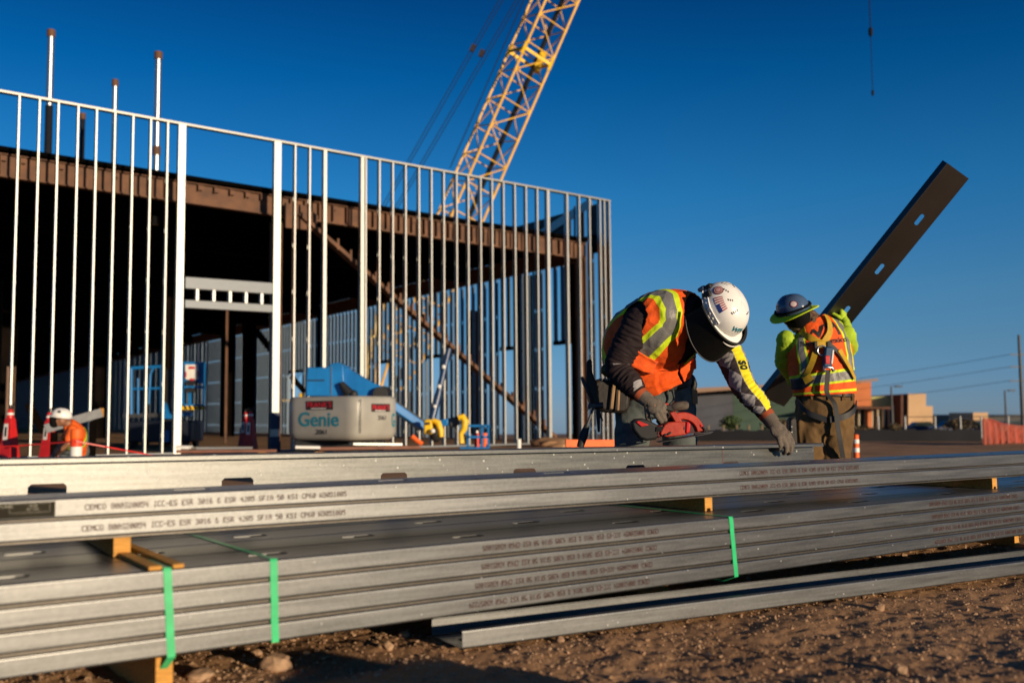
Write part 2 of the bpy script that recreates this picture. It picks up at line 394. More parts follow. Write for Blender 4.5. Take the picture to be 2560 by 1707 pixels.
# ------------------------------------------------------------------ C-section studs
def stud_mesh(name, L, web=0.203, fl=0.05, lip=0.014, holes=(), orient='flat', r=0.0055, hl=0.051, hw=0.019, arc=4, lips=True):
    prof = []                                    # (y, z): front lip, front flange, web, back flange, back lip
    def arcp(cy, cz, a0, a1):
        for i in range(arc + 1):
            a = a0 + (a1 - a0) * i / arc; prof.append((cy + r * math.cos(a), cz + r * math.sin(a)))
    pi = math.pi
    if lips: prof.append((lip, -fl)); arcp(r, -fl + r, 1.5 * pi, pi)
    else: prof.append((0, -fl))
    arcp(r, -r, pi, pi / 2)
    w0 = len(prof) - 1
    c = web / 2; ch = hw * 0.45
    prof += [(c - hw, 0), (c - hw + ch, 0), (c + hw - ch, 0), (c + hw, 0)]
    arcp(web - r, -r, pi / 2, 0)
    if lips: arcp(web - r, -fl + r, 0, -pi / 2); prof.append((web - lip, -fl))
    else: prof.append((web, -fl))
    xs = {0.0: None, L: None}
    for h in holes:
        for d in (-hl, -hl + ch, hl - ch, hl):
            if 0 < h + d < L: xs[h + d] = None
    base = sorted(xs); full = []
    for a, b in zip(base, base[1:]):
        k = max(1, int((b - a) / 0.5)); full += [a + (b - a) * i / k for i in range(k)]
    full.append(L)
    n = len(prof); vs = []
    f = {'flat': lambda x, y, z: (x, y, z), 'edge': lambda x, y, z: (x, z, y), 'up': lambda x, y, z: (x, y, -z), 'vert': lambda x, y, z: (-z, y, x)}[orient]
    for x in full:
        for y, z in prof: vs.append(f(x, y, z))
    fs = []
    j0 = w0 + 1
    for i in range(len(full) - 1):
        xm = (full[i] + full[i + 1]) / 2
        for j in range(n - 1):
            q = [i * n + j, i * n + j + 1, (i + 1) * n + j + 1, (i + 1) * n + j]
            if j0 <= j <= j0 + 2:
                cut = None
                for h in holes:
                    d = xm - h
                    if abs(d) < hl:
                        if abs(d) < hl - ch: cut = 'all'
                        else:
                            lo = d < 0
                            if j == j0 + 1: cut = 'all'
                            elif j == j0: cut = [q[0], q[1], q[3]] if lo else [q[0], q[2], q[3]]
                            else: cut = [q[0], q[1], q[2]] if lo else [q[1], q[2], q[3]]
                if cut == 'all': continue
                if cut: fs.append(tuple(cut)); continue
            fs.append(tuple(q))
    me = bpy.data.meshes.new(name); me.from_pydata(vs, [], fs)
    bm = bmesh.new(); bm.from_mesh(me); bmesh.ops.recalc_face_normals(bm, faces=bm.faces); bm.to_mesh(me); bm.free()
    return me
def stud(name, me, m, loc, rz, thick=0.0014):
    o = put(name, me, m, smooth=0); o.location = loc; o.rotation_euler = (0, 0, rz); WM[o.name] = Matrix.Translation(V(loc)) @ Matrix.Rotation(rz, 4, 'Z')
    if thick:
        s = o.modifiers.new('gauge', 'SOLIDIFY'); s.thickness = thick; s.offset = 0
    return o
def printed(o, s, x, w, zc, h, flip=False, y=-0.0014, label=None):
    mb = dot_text(s, w, h, flip)
    me = mb.mesh('printed_text'); t = put('printed_text', me, 'ink', smooth=0); t.parent = o; t.location = (x, y, zc - h / 2)
    return t
CODE = 'CEMCO 800S20054 ICC-ES ESR 3016 & ESR 4205 SFIA 50 KSI CP60 W3051085'
CODE_B = 'CEMCO 800S20054 ICC-ES ESR 3016 & ESR 4205 SFIA 50 KSI CP60 W3057224'

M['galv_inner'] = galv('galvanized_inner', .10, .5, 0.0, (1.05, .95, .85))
# ---- strapped stack: four layers, five studs wide
ANG = math.atan2(SU.y, SU.x)
E0 = 0.75                                        # how far the stack runs on past the left of the frame
O_S = SA - SU * E0; L_S = 6.1; PITCH_Z = 0.0512; WEB = 0.203
tx = lambda px, A=SA, u=SU: t_on(A, u, px, 1400)
rowname = ['topmost', 'second from top', 'third from top', 'bottom']
holes0 = [E0 + tx(1220) + 0.61 * k for k in range(-6, 9)]
MS = {}
for col in range(5):
    hs_ = [h + (0.0, -0.26, 0.10, -0.17, 0.22)[col] for h in holes0]
    MS[col] = stud_mesh('metal_stud', L_S, WEB, 0.0445, 0.013, [h for h in hs_ if 0.1 < h < L_S - .1], 'flat')
MS_IN = stud_mesh('metal_stud', L_S, WEB, 0.0445, 0.013, [], 'flat')
GRP = 'galvanized studs of the strapped stack'
for lay in range(4):
    for col in range(5):
        if lay > 0 and col not in (0, 4): continue
        me = MS[col] if lay == 0 else MS_IN
        z = 0.29 - lay * PITCH_Z
        loc = O_S + SBK * (col * (WEB + 0.0035)) + V((0, 0, z - O_S.z)) + SU * (random.uniform(-.01, .01)) + SBK * (random.uniform(-.0012, .0012))
        if lay == 3 and col == 0: loc = loc - SBK * 0.002
        o = stud('metal_stud', me.copy() if me.users else me, 'galv', loc, ANG)
        if col == 0:
            lb = ['topmost front stud of the green-strapped stack, its printing upside down', 'front stud second from the top of the green-strapped stack',
                  'front stud third from the top of the green-strapped stack', 'lowest front stud of the green-strapped stack, bearing on the timber blocks'][lay]
        elif lay == 0:
            lb = ['', 'stud lying flat on top of the strapped stack, second row back from its front edge', 'stud lying flat on top of the strapped stack, third row back from its front edge',
                  'stud lying flat on top of the strapped stack, fourth row back under the upper pair', 'rearmost stud lying flat on top of the strapped stack, under the long beam end'][col]
        else:
            lb = 'galvanized stud along the hidden back side of the strapped stack, under its top row'
        tag(o, lb, 'metal stud', GRP)
        if col == 0:
            cd_ = CODE_B if lay == 3 else CODE
            x0, x1 = [(1208, 1648), (1208, 1646), (1191, 1634), (1168, 1620)][lay]
            a, b = E0 + tx(x0), E0 + tx(x1)
            printed(o, cd_, a, b - a, -0.022, 0.015, True)
            if lay < 3:
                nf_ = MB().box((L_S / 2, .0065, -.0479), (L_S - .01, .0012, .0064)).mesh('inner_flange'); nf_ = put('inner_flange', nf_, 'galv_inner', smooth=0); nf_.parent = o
            a2 = E0 + tx([2328, 2335, 2337, 2336][lay]); printed(o, cd_, a2, b - a, -0.022, 0.015, True)

# ---- green straps
def strap(px_front, label, over=0.0, tilt=0.0, sag=.05):
    t0 = E0 + tx(px_front)
    f = lambda t, s, z: O_S + SU * (t0 + t) + SBK * s + V((0, 0, z - O_S.z))
    w = 0.019; e = 0.0022; top = 0.29 + e + over; bot = 0.29 - 4 * PITCH_Z + 0.004
    W5 = 5 * (WEB + 0.0035)
    path = [(0.02, W5 + e, bot), (0.01, W5 + e, top)] + [(0.0, s, 0.29 + e + (over if s < .16 else 0)) for s in (W5 * .6, .2, .15, .02)] + [(0.0, -0.001, 0.29 + e + over * .9), (0.0, -e - 0.001, 0.287)]
    for k in range(1, 9): path.append((tilt * k / 8 + 0.0004 * math.sin(k * 1.9), -e - 0.001, 0.287 - (0.287 - bot) * k / 8))
    path += [(tilt - 0.012 * min(1, sag / .03), 0.05, bot - sag), (tilt - .012 * min(1, sag / .03), W5, bot - min(.012, sag))]
    mb = MB(); vs = []; fs = []
    for (t, s, z) in path: vs += [f(t - w / 2, s, z), f(t + w / 2, s, z)]
    for i in range(len(path) - 1): fs.append((2 * i, 2 * i + 1, 2 * i + 3, 2 * i + 2))
    o = MB().add(vs, fs).build('strap', 'strap', smooth=0)
    q = o.modifiers.new('gauge', 'SOLIDIFY'); q.thickness = 0.0009; q.offset = 0
    tag(o, label, 'strap', 'green packing straps round the stack')
strap(418, 'bright green packing strap with two wooden strips under it at the stack top', over=0.002, tilt=0.012)
strap(683, 'green packing strap tight over the bare stack edge, with no wood beneath', tilt=0.006, sag=.003)
strap(1828, 'green packing strap slanting down the stack beside the middle timber spacer', tilt=0.020, sag=.02)

def lumber(name, a, size, label, cat, group=None, rz=ANG, notch=False):
    """timber with its near end centred at a (top of its base), running back along local Y"""
    mb = MB(); w, l, h = size
    if notch: poly = [(-w / 2, 0), (-w * .28, 0), (-w * .2, h * .22), (w * .2, h * .22), (w * .28, 0), (w / 2, 0), (w / 2, h), (-w / 2, h)]
    else: poly = [(-w / 2, 0), (w / 2, 0), (w / 2, h), (-w / 2, h)]
    mb.prism(poly, l)
    me = mb.mesh(name); o = put(name, me, 'lumber', bevel=0.0015); o.location = a; o.rotation_euler = (0, 0, rz)
    return tag(o, label, cat, group)
fS = lambda px, s, z: SA + SU * tx(px) + SBK * s + V((0, 0, z - SA.z))
lumber('edge_strip', fS(387, -0.006, 0.2914), (0.030, 0.5, 0.0105), 'thin wooden strip left of the strap on the stack edge, beside the upright block', 'wood strip', 'wooden strips under the strap')
lumber('edge_strip', fS(445, -0.006, 0.2914), (0.026, 0.5, 0.0105), 'thin wooden strip to the right of the strap on the stack edge', 'wood strip', 'wooden strips under the strap')

# ---- pair of studs on timber spacers above the stack
UA, UB = G(0, 1253, 0.446), G(2560, 1133, 0.446)
UU = (UB - UA).normalized(); UBK = V((-UU.y, UU.x, 0)); UANG = math.atan2(UU.y, UU.x); EU = 0.75; O_U = UA - UU * EU
tu = lambda px: t_on(UA, UU, px, 1230)
fU = lambda px, s, z: UA + UU * tu(px) + UBK * s + V((0, 0, z - UA.z))
lumber('timber_spacer', fU(309, 0.004, 0.2916), (0.042, 0.62, 0.0485), 'notched timber spacer nearest the camera, beside the strap with wooden strips', 'timber spacer', 'timber spacers between the stacks', notch=True, rz=UANG)
lumber('timber_spacer', fU(1773, 0.004, 0.2916), (0.036, 0.62, 0.0485), 'notched timber spacer in the middle, next to the slanting green strap', 'timber spacer', 'timber spacers between the stacks', notch=True, rz=UANG)
lumber('timber_spacer', fU(2490, 0.004, 0.2916), (0.036, 0.62, 0.0485), 'notched timber spacer farthest along, near where the stack leaves the frame', 'timber spacer', 'timber spacers between the stacks', notch=True, rz=UANG)
for px, wl in ((425, 'timber block under the strapped stack, below the strap with wooden strips'), (1815, 'timber block under the strapped stack, deep in its shade below the slanting strap'), (2700, 'timber block under the far end of the strapped stack')):
    q = fS(px, 0.03 if px < 500 else 0.3, 0.0); lumber('timber_block', V((q.x, q.y, -0.03)), (0.04, 1.0, 0.1145), wl, 'timber block', 'timber blocks on the dirt')

hsu = [EU + tu(1437) + .61 * k for k in range(-6, 9)]
for lay in range(2):
    me = stud_mesh('metal_stud', 6.1, WEB, 0.0475, 0.013, [h for h in hsu if .1 < h < 6] if lay == 0 else [], 'flat')
    o = stud('metal_stud', me, 'galv', O_U + V((0, 0, 0.446 - lay * 0.0525 - O_U.z)) + UU * (0.012 * lay), UANG)
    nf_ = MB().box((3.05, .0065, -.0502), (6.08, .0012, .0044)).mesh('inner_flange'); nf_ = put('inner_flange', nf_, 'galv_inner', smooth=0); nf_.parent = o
    tag(o, ['upper stud of the unstrapped pair on timber spacers, a dark sticker at its end', 'lower stud of the unstrapped pair, lying right on the timber spacers'][lay], 'metal stud', 'pair of studs on the spacers')
    for x0, x1 in ([(213, 867), (1850, 2149)], [(194, 855), (1845, 2141)])[lay]:
        a, b = EU + tu(x0), EU + tu(x1); printed(o, CODE, a, b - a, -0.0245, 0.0142)
    if lay == 0:
        b_ = EU + tu(139); w = 0.36
        st = MB().add([(b_ - w, 0, -.042), (b_, 0, -.042), (b_, 0, -.0055), (b_ - w, 0, -.0055)], [(0, 1, 2, 3)]).mesh('sticker')
        so = put('sticker', st, mat('sticker_dark', (0.030, 0.027, 0.020), 0.85, var=.2, spec=.1), smooth=0); so.parent = o; so.location = (0, -0.0013, 0)
        mb = MB()
        for s, sz, x, z in (('STRUCTURAL', 0.0105, b_ - .125, -.0165), ('20 68', 0.008, b_ - .05, -.0165), ('REF  STEEL', 0.006, b_ - .05, -.024), ('galvanized steel stud', 0.0045, b_ - .15, -.035)):
            tv, tf = text_verts(s, sz, 'CENTER'); mb.add([(v.x + x, 0, v.y + z) for v in tv], tf)
        for z in (-.0085, -.030): mb.add([(b_ - .102, 0, z), (b_ - .012, 0, z), (b_ - .012, 0, z + .0006), (b_ - .102, 0, z + .0006)], [(0, 1, 2, 3)])
        for x in (b_ - .102, b_ - .0125): mb.add([(x, 0, -.030), (x + .0006, 0, -.030), (x + .0006, 0, -.008), (x, 0, -.008)], [(0, 1, 2, 3)])
        so2 = put('sticker_text', mb.mesh('sticker_text'), mat('sticker_ink', (0.30, 0.29, 0.24), 0.6, var=.1), smooth=0); so2.parent = so; so2.location = (0, -0.0006, 0)

# ---- single stud lying open side up on the dirt
LA, LB = G(1156, 1622.6, 0.004), G(2560, 1435, 0.004)
LU = (LB - LA).normalized(); LANG = math.atan2(LU.y, LU.x)
me = stud_mesh('loose_stud', 3.6, WEB, 0.0508, 0.014, [0.09 + .61 * k for k in range(6)], 'up')
o = stud('loose_stud', me, 'galv', LA, LANG); tag(o, 'single loose metal stud lying open side up on the dirt before the stack', 'metal stud')

# ---- long beam stud on edge, being cut
BA, BB = P(0, 1146, 2.95), P(2058, 1107.7, 5.03)
BSL = (BB.z - BA.z) / (BB - BA).xy.length
BU = (BB - BA); BU.z = 0; BU.normalize(); BBK = V((-BU.y, BU.x, 0)); BANG = math.atan2(BU.y, BU.x)
LBM = 6.0; BW = 0.203; BFL = 0.062
O_B = BB - BU * LBM + BBK * BFL; O_B.z = BB.z - BSL * LBM - BW
tb = lambda px: LBM + t_on(BB + BBK * BFL, BU, px, 1150)
hb = [tb(x) for x in (100, 594, 989, 1315, 1588, 1819, 2017)]
d_ = (hb[4] - hb[1]) / 3; hb = [hb[1] + d_ * k for k in range(-2, 6)]
me = stud_mesh('beam_stud', LBM, BW, BFL, 0.016, [h for h in hb if .1 < h < LBM - .06], 'edge', hl=0.055, hw=0.02)
beam = stud('beam_stud', me, 'galv_beam', O_B, BANG); beam.rotation_euler = (0, -math.atan(BSL), BANG); print('beam holes', [round(b - a, 3) for a, b in zip(hb, hb[1:])], BSL, BB.z)
tag(beam, 'long galvanized stud on edge, marked for cutting, under the gloved hand and the saw', 'metal stud')
cx = tb(1805)
cm = MB().box((cx, -0.0012, BW / 2), (0.0022, 0.0012, BW - .02)).mesh('cut_mark'); c = put('cut_mark', cm, mat('red_mark', (0.16, 0.03, 0.025), .7)); c.parent = beam
def B_at(px, back=0.0, dz=0.0):
    t = t_on(BB, BU, px, 1110); q = BB + BU * t + BBK * back; return V((q.x, q.y, BB.z + BSL * t + dz))
for px, lb in ((330, 'thin timber packer under the raised end of the long beam'), (1010, 'thin timber packer under the middle of the long beam')):
    q = B_at(px, BFL - .06); h = q.z - BW - .2915
    if h > .004:
        o = put('timber_packer', MB().box((0, 0, h / 2), (.09, .10, h - .001)).mesh('timber_packer'), 'lumber'); o.location = (q.x, q.y, .2913); o.rotation_euler.z = BANG; tag(o, lb, 'timber packer', 'packers under the long beam')
# ------------------------------------------------------------------ building: front stud wall
WN = V((-WU.y, WU.x, 0)); WANG = math.atan2(WU.y, WU.x); WLEN = (WB - WA).length
tw = lambda px, py=700: t_on(WA, WU, px, py)
wall_pt = lambda t, s=0.0, z=0.0: WA + WU * t + WN * s + V((0, 0, z - GZ))
z_top = lambda t: 7.88 + (7.46 - 7.88) * t / WLEN
wall = thing('stud_wall', 'tall open wall of galvanized metal studs with a door opening and header', 'stud wall', wall_pt(0, 0, GZ), WANG)
TL = tw(1529) + 0.02; T0 = -4.0
mb = MB(); mb.bar(wall_pt(T0, .08, z_top(T0) + .022), wall_pt(TL, .08, z_top(TL) + .022), 0.165, 0.05); mb.build('top_track', 'galv_track', wall)
p0, p1 = tw(440), tw(706)
mb = MB(); mb.bar(wall_pt(T0, .08, GZ + .02), wall_pt(p0, .08, GZ + .02), 0.165, 0.05); mb.build('bottom_track', 'galv_head', wall)
mb = MB(); mb.bar(wall_pt(p1, .08, GZ + .02), wall_pt(TL, .08, GZ + .02), 0.165, 0.05); mb.build('bottom_track', 'galv_head', wall)
spx = [36.4, 88, 136, 186.4, 233.4, 280, 326, 371, 414, 737, 774, 915.3, 949.8, 983.4, 1015.6, 1049.3, 1080.6, 1111.6, 1143.8, 1172.9, 1204.2, 1233, 1261.7, 1290.4, 1318.3, 1346.6, 1452, 1478, 1504, 1515]
WS = stud_mesh('stud', 8.0, 0.152, 0.040, 0.012, [0.45 + 1.22 * k for k in range(6)], 'vert', arc=2)
WS.materials.append(M['galv_wall'])
first = None
for t in [-0.42 - .406 * k for k in range(1, 8)] + [tw(x) for x in spx]:
    o = bpy.data.objects.new('stud', WS); COL.objects.link(o); o.parent = wall; o.location = (t - .024, 0, 0); h = z_top(t) - GZ + .01; o.scale = (1, 1, h / 8.0)
def post(px, w, d=0.155, name='jamb_post', z0=GZ, m='galv_wall', z1=None):
    t = tw(px); mb = MB(); z1 = z1 or z_top(t)
    mb.box(wall_pt(t - w / 4, d / 2 - .003, (z0 + z1) / 2), (w / 2 - .002, d, z1 - z0), Matrix.Rotation(WANG, 3, 'Z'))
    mb.box(wall_pt(t + w / 4, d / 2 - .003, (z0 + z1) / 2), (w / 2 - .002, d, z1 - z0), Matrix.Rotation(WANG, 3, 'Z'))
    return mb.build(name, m, wall, bevel=.004)
post(450, .175); post(692, .185); post(812, .09); post(906, .10); post(1373, .10); post(1421, .07); post(1527, .06, .30)
# blue paper sleeve round the foot of the second jamb
t = tw(692)
sl = MB()
for a, b, mm in ((-.2, .18, 0), (.36, .78, 0)):
    sl.box(wall_pt(t, .075, (a + b) / 2), (.222, .17, b - a), Matrix.Rotation(WANG, 3, 'Z'))
sl.build('post_wrap', mat('blue_wrap', (.015, .03, .07), .6), wall)
ta, tbb = tw(463), tw(683)
zr = lambda px, py: (lambda q: q.z)(P(px, py, wall_pt(tw(px)).y))
h1a, h1b, h2a, h2b = zr(570, 711), zr(570, 733), zr(570, 762), zr(570, 786)
h1a, h1b = zr(570, 699), zr(570, 728); h2a, h2b = zr(570, 755), zr(570, 775)
hd = MB(); hd.box(wall_pt((ta + tbb) / 2, .07, (h1a + h1b) / 2), (tbb - ta, .15, h1a - h1b), Matrix.Rotation(WANG, 3, 'Z'))
hd.box(wall_pt((ta + tbb) / 2, .07, (h2a + h2b) / 2), (tbb - ta, .15, h2a - h2b), Matrix.Rotation(WANG, 3, 'Z'))
hd = hd.build('header', 'galv_head', wall, bevel=.01)
for k in range(6):
    t = ta + .30 + k * .405
    if t < tbb - .1: MB().box(wall_pt(t, .07, (h1b + h2a) / 2), (.06, .15, h1b - h2a), Matrix.Rotation(WANG, 3, 'Z')).build('cripple_stud', 'galv_wall', wall)

# ------------------------------------------------------------------ end stud wall running back from the corner
CQ = wall_pt(TL, .35, GZ)
EU_ = V((-WU.y, WU.x, 0)); EANG = math.atan2(EU_.y, EU_.x); EZ = 6.45
ew = thing('end_stud_wall', 'long end wall of bare studs seen through the frame, blue in shade, with door openings', 'stud wall', CQ, EANG)
te = lambda px: t_on(CQ, EU_, px, 850)
openings = [(te(b), te(a)) for a, b in ((1392, 1436), (1258, 1283), (1078, 1104), (950, 975), (728, 762))]
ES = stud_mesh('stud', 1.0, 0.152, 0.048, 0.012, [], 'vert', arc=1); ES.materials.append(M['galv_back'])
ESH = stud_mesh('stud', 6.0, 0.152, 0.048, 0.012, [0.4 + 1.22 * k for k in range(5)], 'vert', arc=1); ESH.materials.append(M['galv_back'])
n = 0; rest = MB(); t = 0.1
while t < 128:
    op = [a for a in openings if a[0] < t < a[1]]
    z0 = 3.15 if op else GZ
    if n < 100:
        if op: o = bpy.data.objects.new('stud', ES); o.scale = (1, 1, EZ - z0)
        else: o = bpy.data.objects.new('stud', ESH); o.scale = (1, 1, (EZ - z0) / 6.0)
        COL.objects.link(o); o.parent = ew; o.location = (t, 0, z0 - GZ)
    else:
        c = CQ + EU_ * t
        k_ = (0, .03, -.02, .05)[n % 4]
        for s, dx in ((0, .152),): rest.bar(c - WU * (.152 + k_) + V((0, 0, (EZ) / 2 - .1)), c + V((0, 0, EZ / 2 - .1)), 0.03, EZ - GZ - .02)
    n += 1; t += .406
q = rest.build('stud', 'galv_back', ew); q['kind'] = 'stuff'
e_pt = lambda t, s=0.0, z=0.0: CQ + EU_ * t + WU * s + V((0, 0, z - GZ))
tr = MB()
tr.bar(e_pt(0, -.08, EZ), e_pt(128, -.08, EZ), .16, .05); tr.build('top_track', 'shade_black', ew)
for a, b in openings: MB().bar(e_pt(a, -.08, 3.1), e_pt(b, -.08, 3.1), .17, .13).build('door_header', 'shade_black', ew)
pa = te(1243)
sh = MB(); a_, b_ = .8, pa
edges = [a_, te(1462), te(1440), b_]
for (x0, x1) in ((te(1499), te(1484)), (te(1466), te(1452)), (te(1432), te(1368)), (te(1366), te(1322)), (te(1318), te(1296)), (te(1292), te(1268)), (te(1264), te(1243))):
    sh.bar(e_pt(x0, -.02, (7.5 + 5.9) / 2), e_pt(x1, -.02, (7.5 + 5.9) / 2), .03, 1.6)
sh.build('parapet_sheathing', 'sheath', ew)
def on_end(px, py, s=-.25):
    c = e_pt(te(px), s); return P(px, py, c.y)
MB().bar(on_end(1347, 590), on_end(1437, 532), .06, .30).build('parapet_brace', 'galv_wall', ew)
MB().bar(on_end(1449, 525), on_end(1478, 505), .06, .28).build('parapet_brace', 'galv_wall', ew)
for px in (1437, 1476): MB().bar(on_end(px, 610), on_end(px, 515), .05, .07).build('parapet_post', 'galv_back', ew)

# ------------------------------------------------------------------ rusty steel frame behind the walls
sf = thing('steel_skeleton', 'rusty steel skeleton of beams and columns carrying a dark metal roof deck', 'steel building', wall_pt(0, .7, GZ), WANG)
zb = lambda t: 5.62 + (6.14 - 5.62) * (TL - t) / TL        # beam bottom
F = lambda t, s, z: wall_pt(t, s, z)
TF = TL - .55; S0 = .75; FAR = 128
fb = MB(); D = .52
def beam_h(mb, p, q, d, w=.2, tf=.022):
    up = V((0, 0, 1)); mb.bar(p, q, .014, d - .01); mb.bar(p + up * d / 2, q + up * d / 2, w, tf); mb.bar(p - up * d / 2, q - up * d / 2, w, tf)
beam_h(fb, F(-12, S0, zb(-12) + D / 2), F(TF, S0, zb(TF) + D / 2), D)
cl = fb; t = -6
while t < TF:
    px_big = tw(440) < t < tw(690)
    h = .16 if px_big else .44
    cl.box(F(t, S0 - .075, zb(t) + D - h / 2 - .02), (.018, .12, h), Matrix.Rotation(WANG, 3, 'Z'))
    if px_big or int(t * 10) % 3 == 0: cl.box(F(t + .06, S0 - .10, zb(t) + D - .10), (.13, .02, .12), Matrix.Rotation(WANG, 3, 'Z'))
    t += .406
fb.build('front_beam', 'rust', sf)
eb = MB(); beam_h(eb, F(TF, S0, 5.62 + D / 2), F(TF, FAR, 5.62 + D / 2), D); eb.build('end_beam', 'rust', sf)
dk = MB(); zt = lambda t: zb(t) + D + .07
vs = [F(-14, S0 - .12, zt(-14)), F(TF + .12, S0 - .12, zt(TF + .12)), F(TF + .12, FAR, zt(TF + .12)), F(-14, FAR, zt(-14))]
vs2 = [v + V((0, 0, .10)) for v in vs]
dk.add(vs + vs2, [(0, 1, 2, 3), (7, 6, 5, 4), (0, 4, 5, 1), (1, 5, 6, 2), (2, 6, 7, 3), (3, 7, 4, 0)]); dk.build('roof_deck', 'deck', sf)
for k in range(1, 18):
    j = MB(); j.bar(F(-12, S0 + 7 * k, zb(-12) + .30), F(TF, S0 + 7 * k, zb(TF) + .30), .16, .45); j.build('roof_beam', 'shade_black', sf)
M['post_tan'] = mat('tan_post', (.16, .095, .06), .8, var=.2, scale=3)  # lighter tan than the rusty columns
def column(px, d=None, s=None, name='column', m='rust', w=.22, ztop=None):
    if s is None: c = P(px, 900, d)
    else: c = wall_pt(tw(px), s)
    zt_ = ztop or 5.75; mb = MB(); rot = Matrix.Rotation(WANG, 3, 'Z'); c = V((c.x, c.y, (zt_ + GZ) / 2)); h = zt_ - GZ
    mb.box(c, (w, .012, h), rot)
    for s_ in (-1, 1): mb.box(c + WU * (s_ * w / 2), (.016, w, h), rot)
    return mb.build(name, m, sf)
column(710, s=.62); column(722, s=.66, w=.10); column(1488, s=.75, w=.24); column(46, s=.75, ztop=1.85, w=.16, name='short_post', m='post_tan'); column(-260, s=.75, ztop=5.9)
for px, d, w in ((422, 32, .42), (570, 47, .5), (622, 52, .55), (1312, 36, .42), (1445, 33, .3), (250, 44, .5), (20, 36, .5), (905, 41, .3), (805, 46, .35), (1185, 48, .35)): column(px, d=d, m='shade_black', w=w)
column(566, d=34, w=.06, ztop=4.4)
def wp(px, py, s): return P(px, py, wall_pt(tw(px, py), s).y)
br = MB(); br.bar(wp(745, 536, .75), wp(1385, 1092, .75), .10, .30, up=WN); st = br; a = wp(745, 536, .62); b = wp(1385, 1092, .62)
for k in range(2, 22):
    c = a + (b - a) * (k / 22); st.box(c + V((0, 0, .12)), (.06, .10, .30), Matrix.Rotation(WANG, 3, 'Z'))
br.build('diagonal_brace', 'rust', sf)
gp = MB(); gp.prism([(-.45, -.3), (.4, -.3), (.5, .1), (.1, .35), (-.45, .35)], .03, Matrix.Translation(wp(752, 545, .7)) @ Matrix.Rotation(WANG, 4, 'Z')); gp.build('gusset_plate', 'rust', sf)
MB().bar(P(640, 826, 50), P(690, 890, 50), .25, .3).build('diagonal_brace', 'shade_black', sf)
MB().bar(P(70, 1010, 34), P(110, 1080, 34), .2, .2).build('diagonal_brace', 'shade_black', sf)
MB().bar(P(728, 940, 33), P(762, 980, 33), .12, .16).build('diagonal_brace', 'shade_black', sf)

# pipes standing through the roof
for px, pt, pb, d, r, lb in ((128, 76, 300, 30, .105, 'tallest galvanized vent pipe with a brown cap, at the end of the roof'), (207, 284, 400, 34, .085, 'short dark vent pipe just rising over the wall track'),
                             (288, 200, 408, 31, .085, 'middle-height galvanized pipe with a brown cap above the wall'), (396, 131, 425, 29, .10, 'tall galvanized pipe with a rusty coupling near its foot')):
    top = P(px, pt, d); z0 = 6.35
    c = V((top.x, top.y, z0)); vp = thing('vent_pipe', lb, 'vent pipe', c, 0, 'pipes rising from the roof')
    m_ = 'cable' if px == 207 else 'galv_pipe'
    MB().tube([c, V((c.x, c.y, top.z - .2))], r, 16).build('pipe', m_, vp, smooth=40)
    MB().tube([V((c.x, c.y, top.z - .22)), top], r * 1.18, 16).build('pipe_cap', 'rust', vp, smooth=40)
    if px == 396: 
        zc = P(px, 378, d).z; MB().tube([V((c.x, c.y, zc - .13)), V((c.x, c.y, zc + .13))], r * 1.15, 16).build('coupling', 'rust', vp)
    if px == 128:
        zc = P(px, 325, d).z; MB().tube([V((c.x, c.y, z0)), V((c.x, c.y, zc + .75))], r * 1.06, 16).build('dark_lower_pipe', 'cable', vp)  # lower stretch of the tallest pipe, darker and slightly wider

# ------------------------------------------------------------------ lattice boom crane
CD = 66.0
cb, ct = P(938, 1030, CD), P(1388, 0, CD)
CU = (ct - cb).normalized(); S_ = (ct - cb).length
CGZ = far_z(cb.x, cb.y)
crane = thing('crawler_crane', 'yellow lattice boom crane rising behind the steel frame', 'crane', (cb.x, cb.y, CGZ))
sx = CU.cross(V((0, 1, 0))).normalized(); sy = CU.cross(sx).normalized()
hw_ = 1.13; ca, sa_ = math.cos(R(31)), math.sin(R(31))
a1 = (sx * ca + sy * sa_); a2 = (-sx * sa_ + sy * ca)
def cpt(t, i, j): return cb + CU * t + a1 * (hw_ * i) + a2 * (hw_ * j)
TIP = 84.0; seg = 2.05
boom = MB()
cor = [(-1, -1), (1, -1), (1, 1), (-1, 1)]
for i, j in cor: boom.tube([cpt(1.5, i * .5, j * .5), cpt(4, i, j), cpt(TIP - 4, i, j), cpt(TIP, i * .4, j * .4)], .085, 8)
bm_ = boom.build('boom_chords', 'yellow', crane, smooth=40)
lac = MB(); t = 4.0; k = 0
while t < TIP - 5:
    for q in range(4):
        (i0, j0), (i1, j1) = cor[q], cor[(q + 1) % 4]
        a, b = (cpt(t, i0, j0), cpt(t + seg, i1, j1)) if k % 2 == 0 else (cpt(t, i1, j1), cpt(t + seg, i0, j0))
        lac.tube([a, b], .045, 6); lac.tube([cpt(t, i0, j0), cpt(t, i1, j1)], .045, 6)
    t += seg; k += 1
lac.build('boom_lacing', 'yellow', crane, smooth=40)
for tj in (S_ * (1 - 150 / 1030.0), 64.0):
    jn = MB()
    for i, j in cor: jn.box(cpt(tj, i, j), (.2, .2, .9), Matrix((sx, sy, CU)).transposed())
    for q in range(4):
        (i0, j0), (i1, j1) = cor[q], cor[(q + 1) % 4]; jn.bar(cpt(tj, i0, j0), cpt(tj, i1, j1), .10, .20, up=CU)
    jn.box(cpt(tj + .2, -.75, -.1), (.5, .8, 1.4), Matrix((sx, sy, CU)).transposed())
    jn.build('boom_joint', 'yellow2', crane)
cbk = MB(); cbk.tube([cpt(2, -.55, 0), cpt(TIP - 2, -.3, 0)], .16, 8); cbk.build('boom_hoist_line', 'cable', crane)
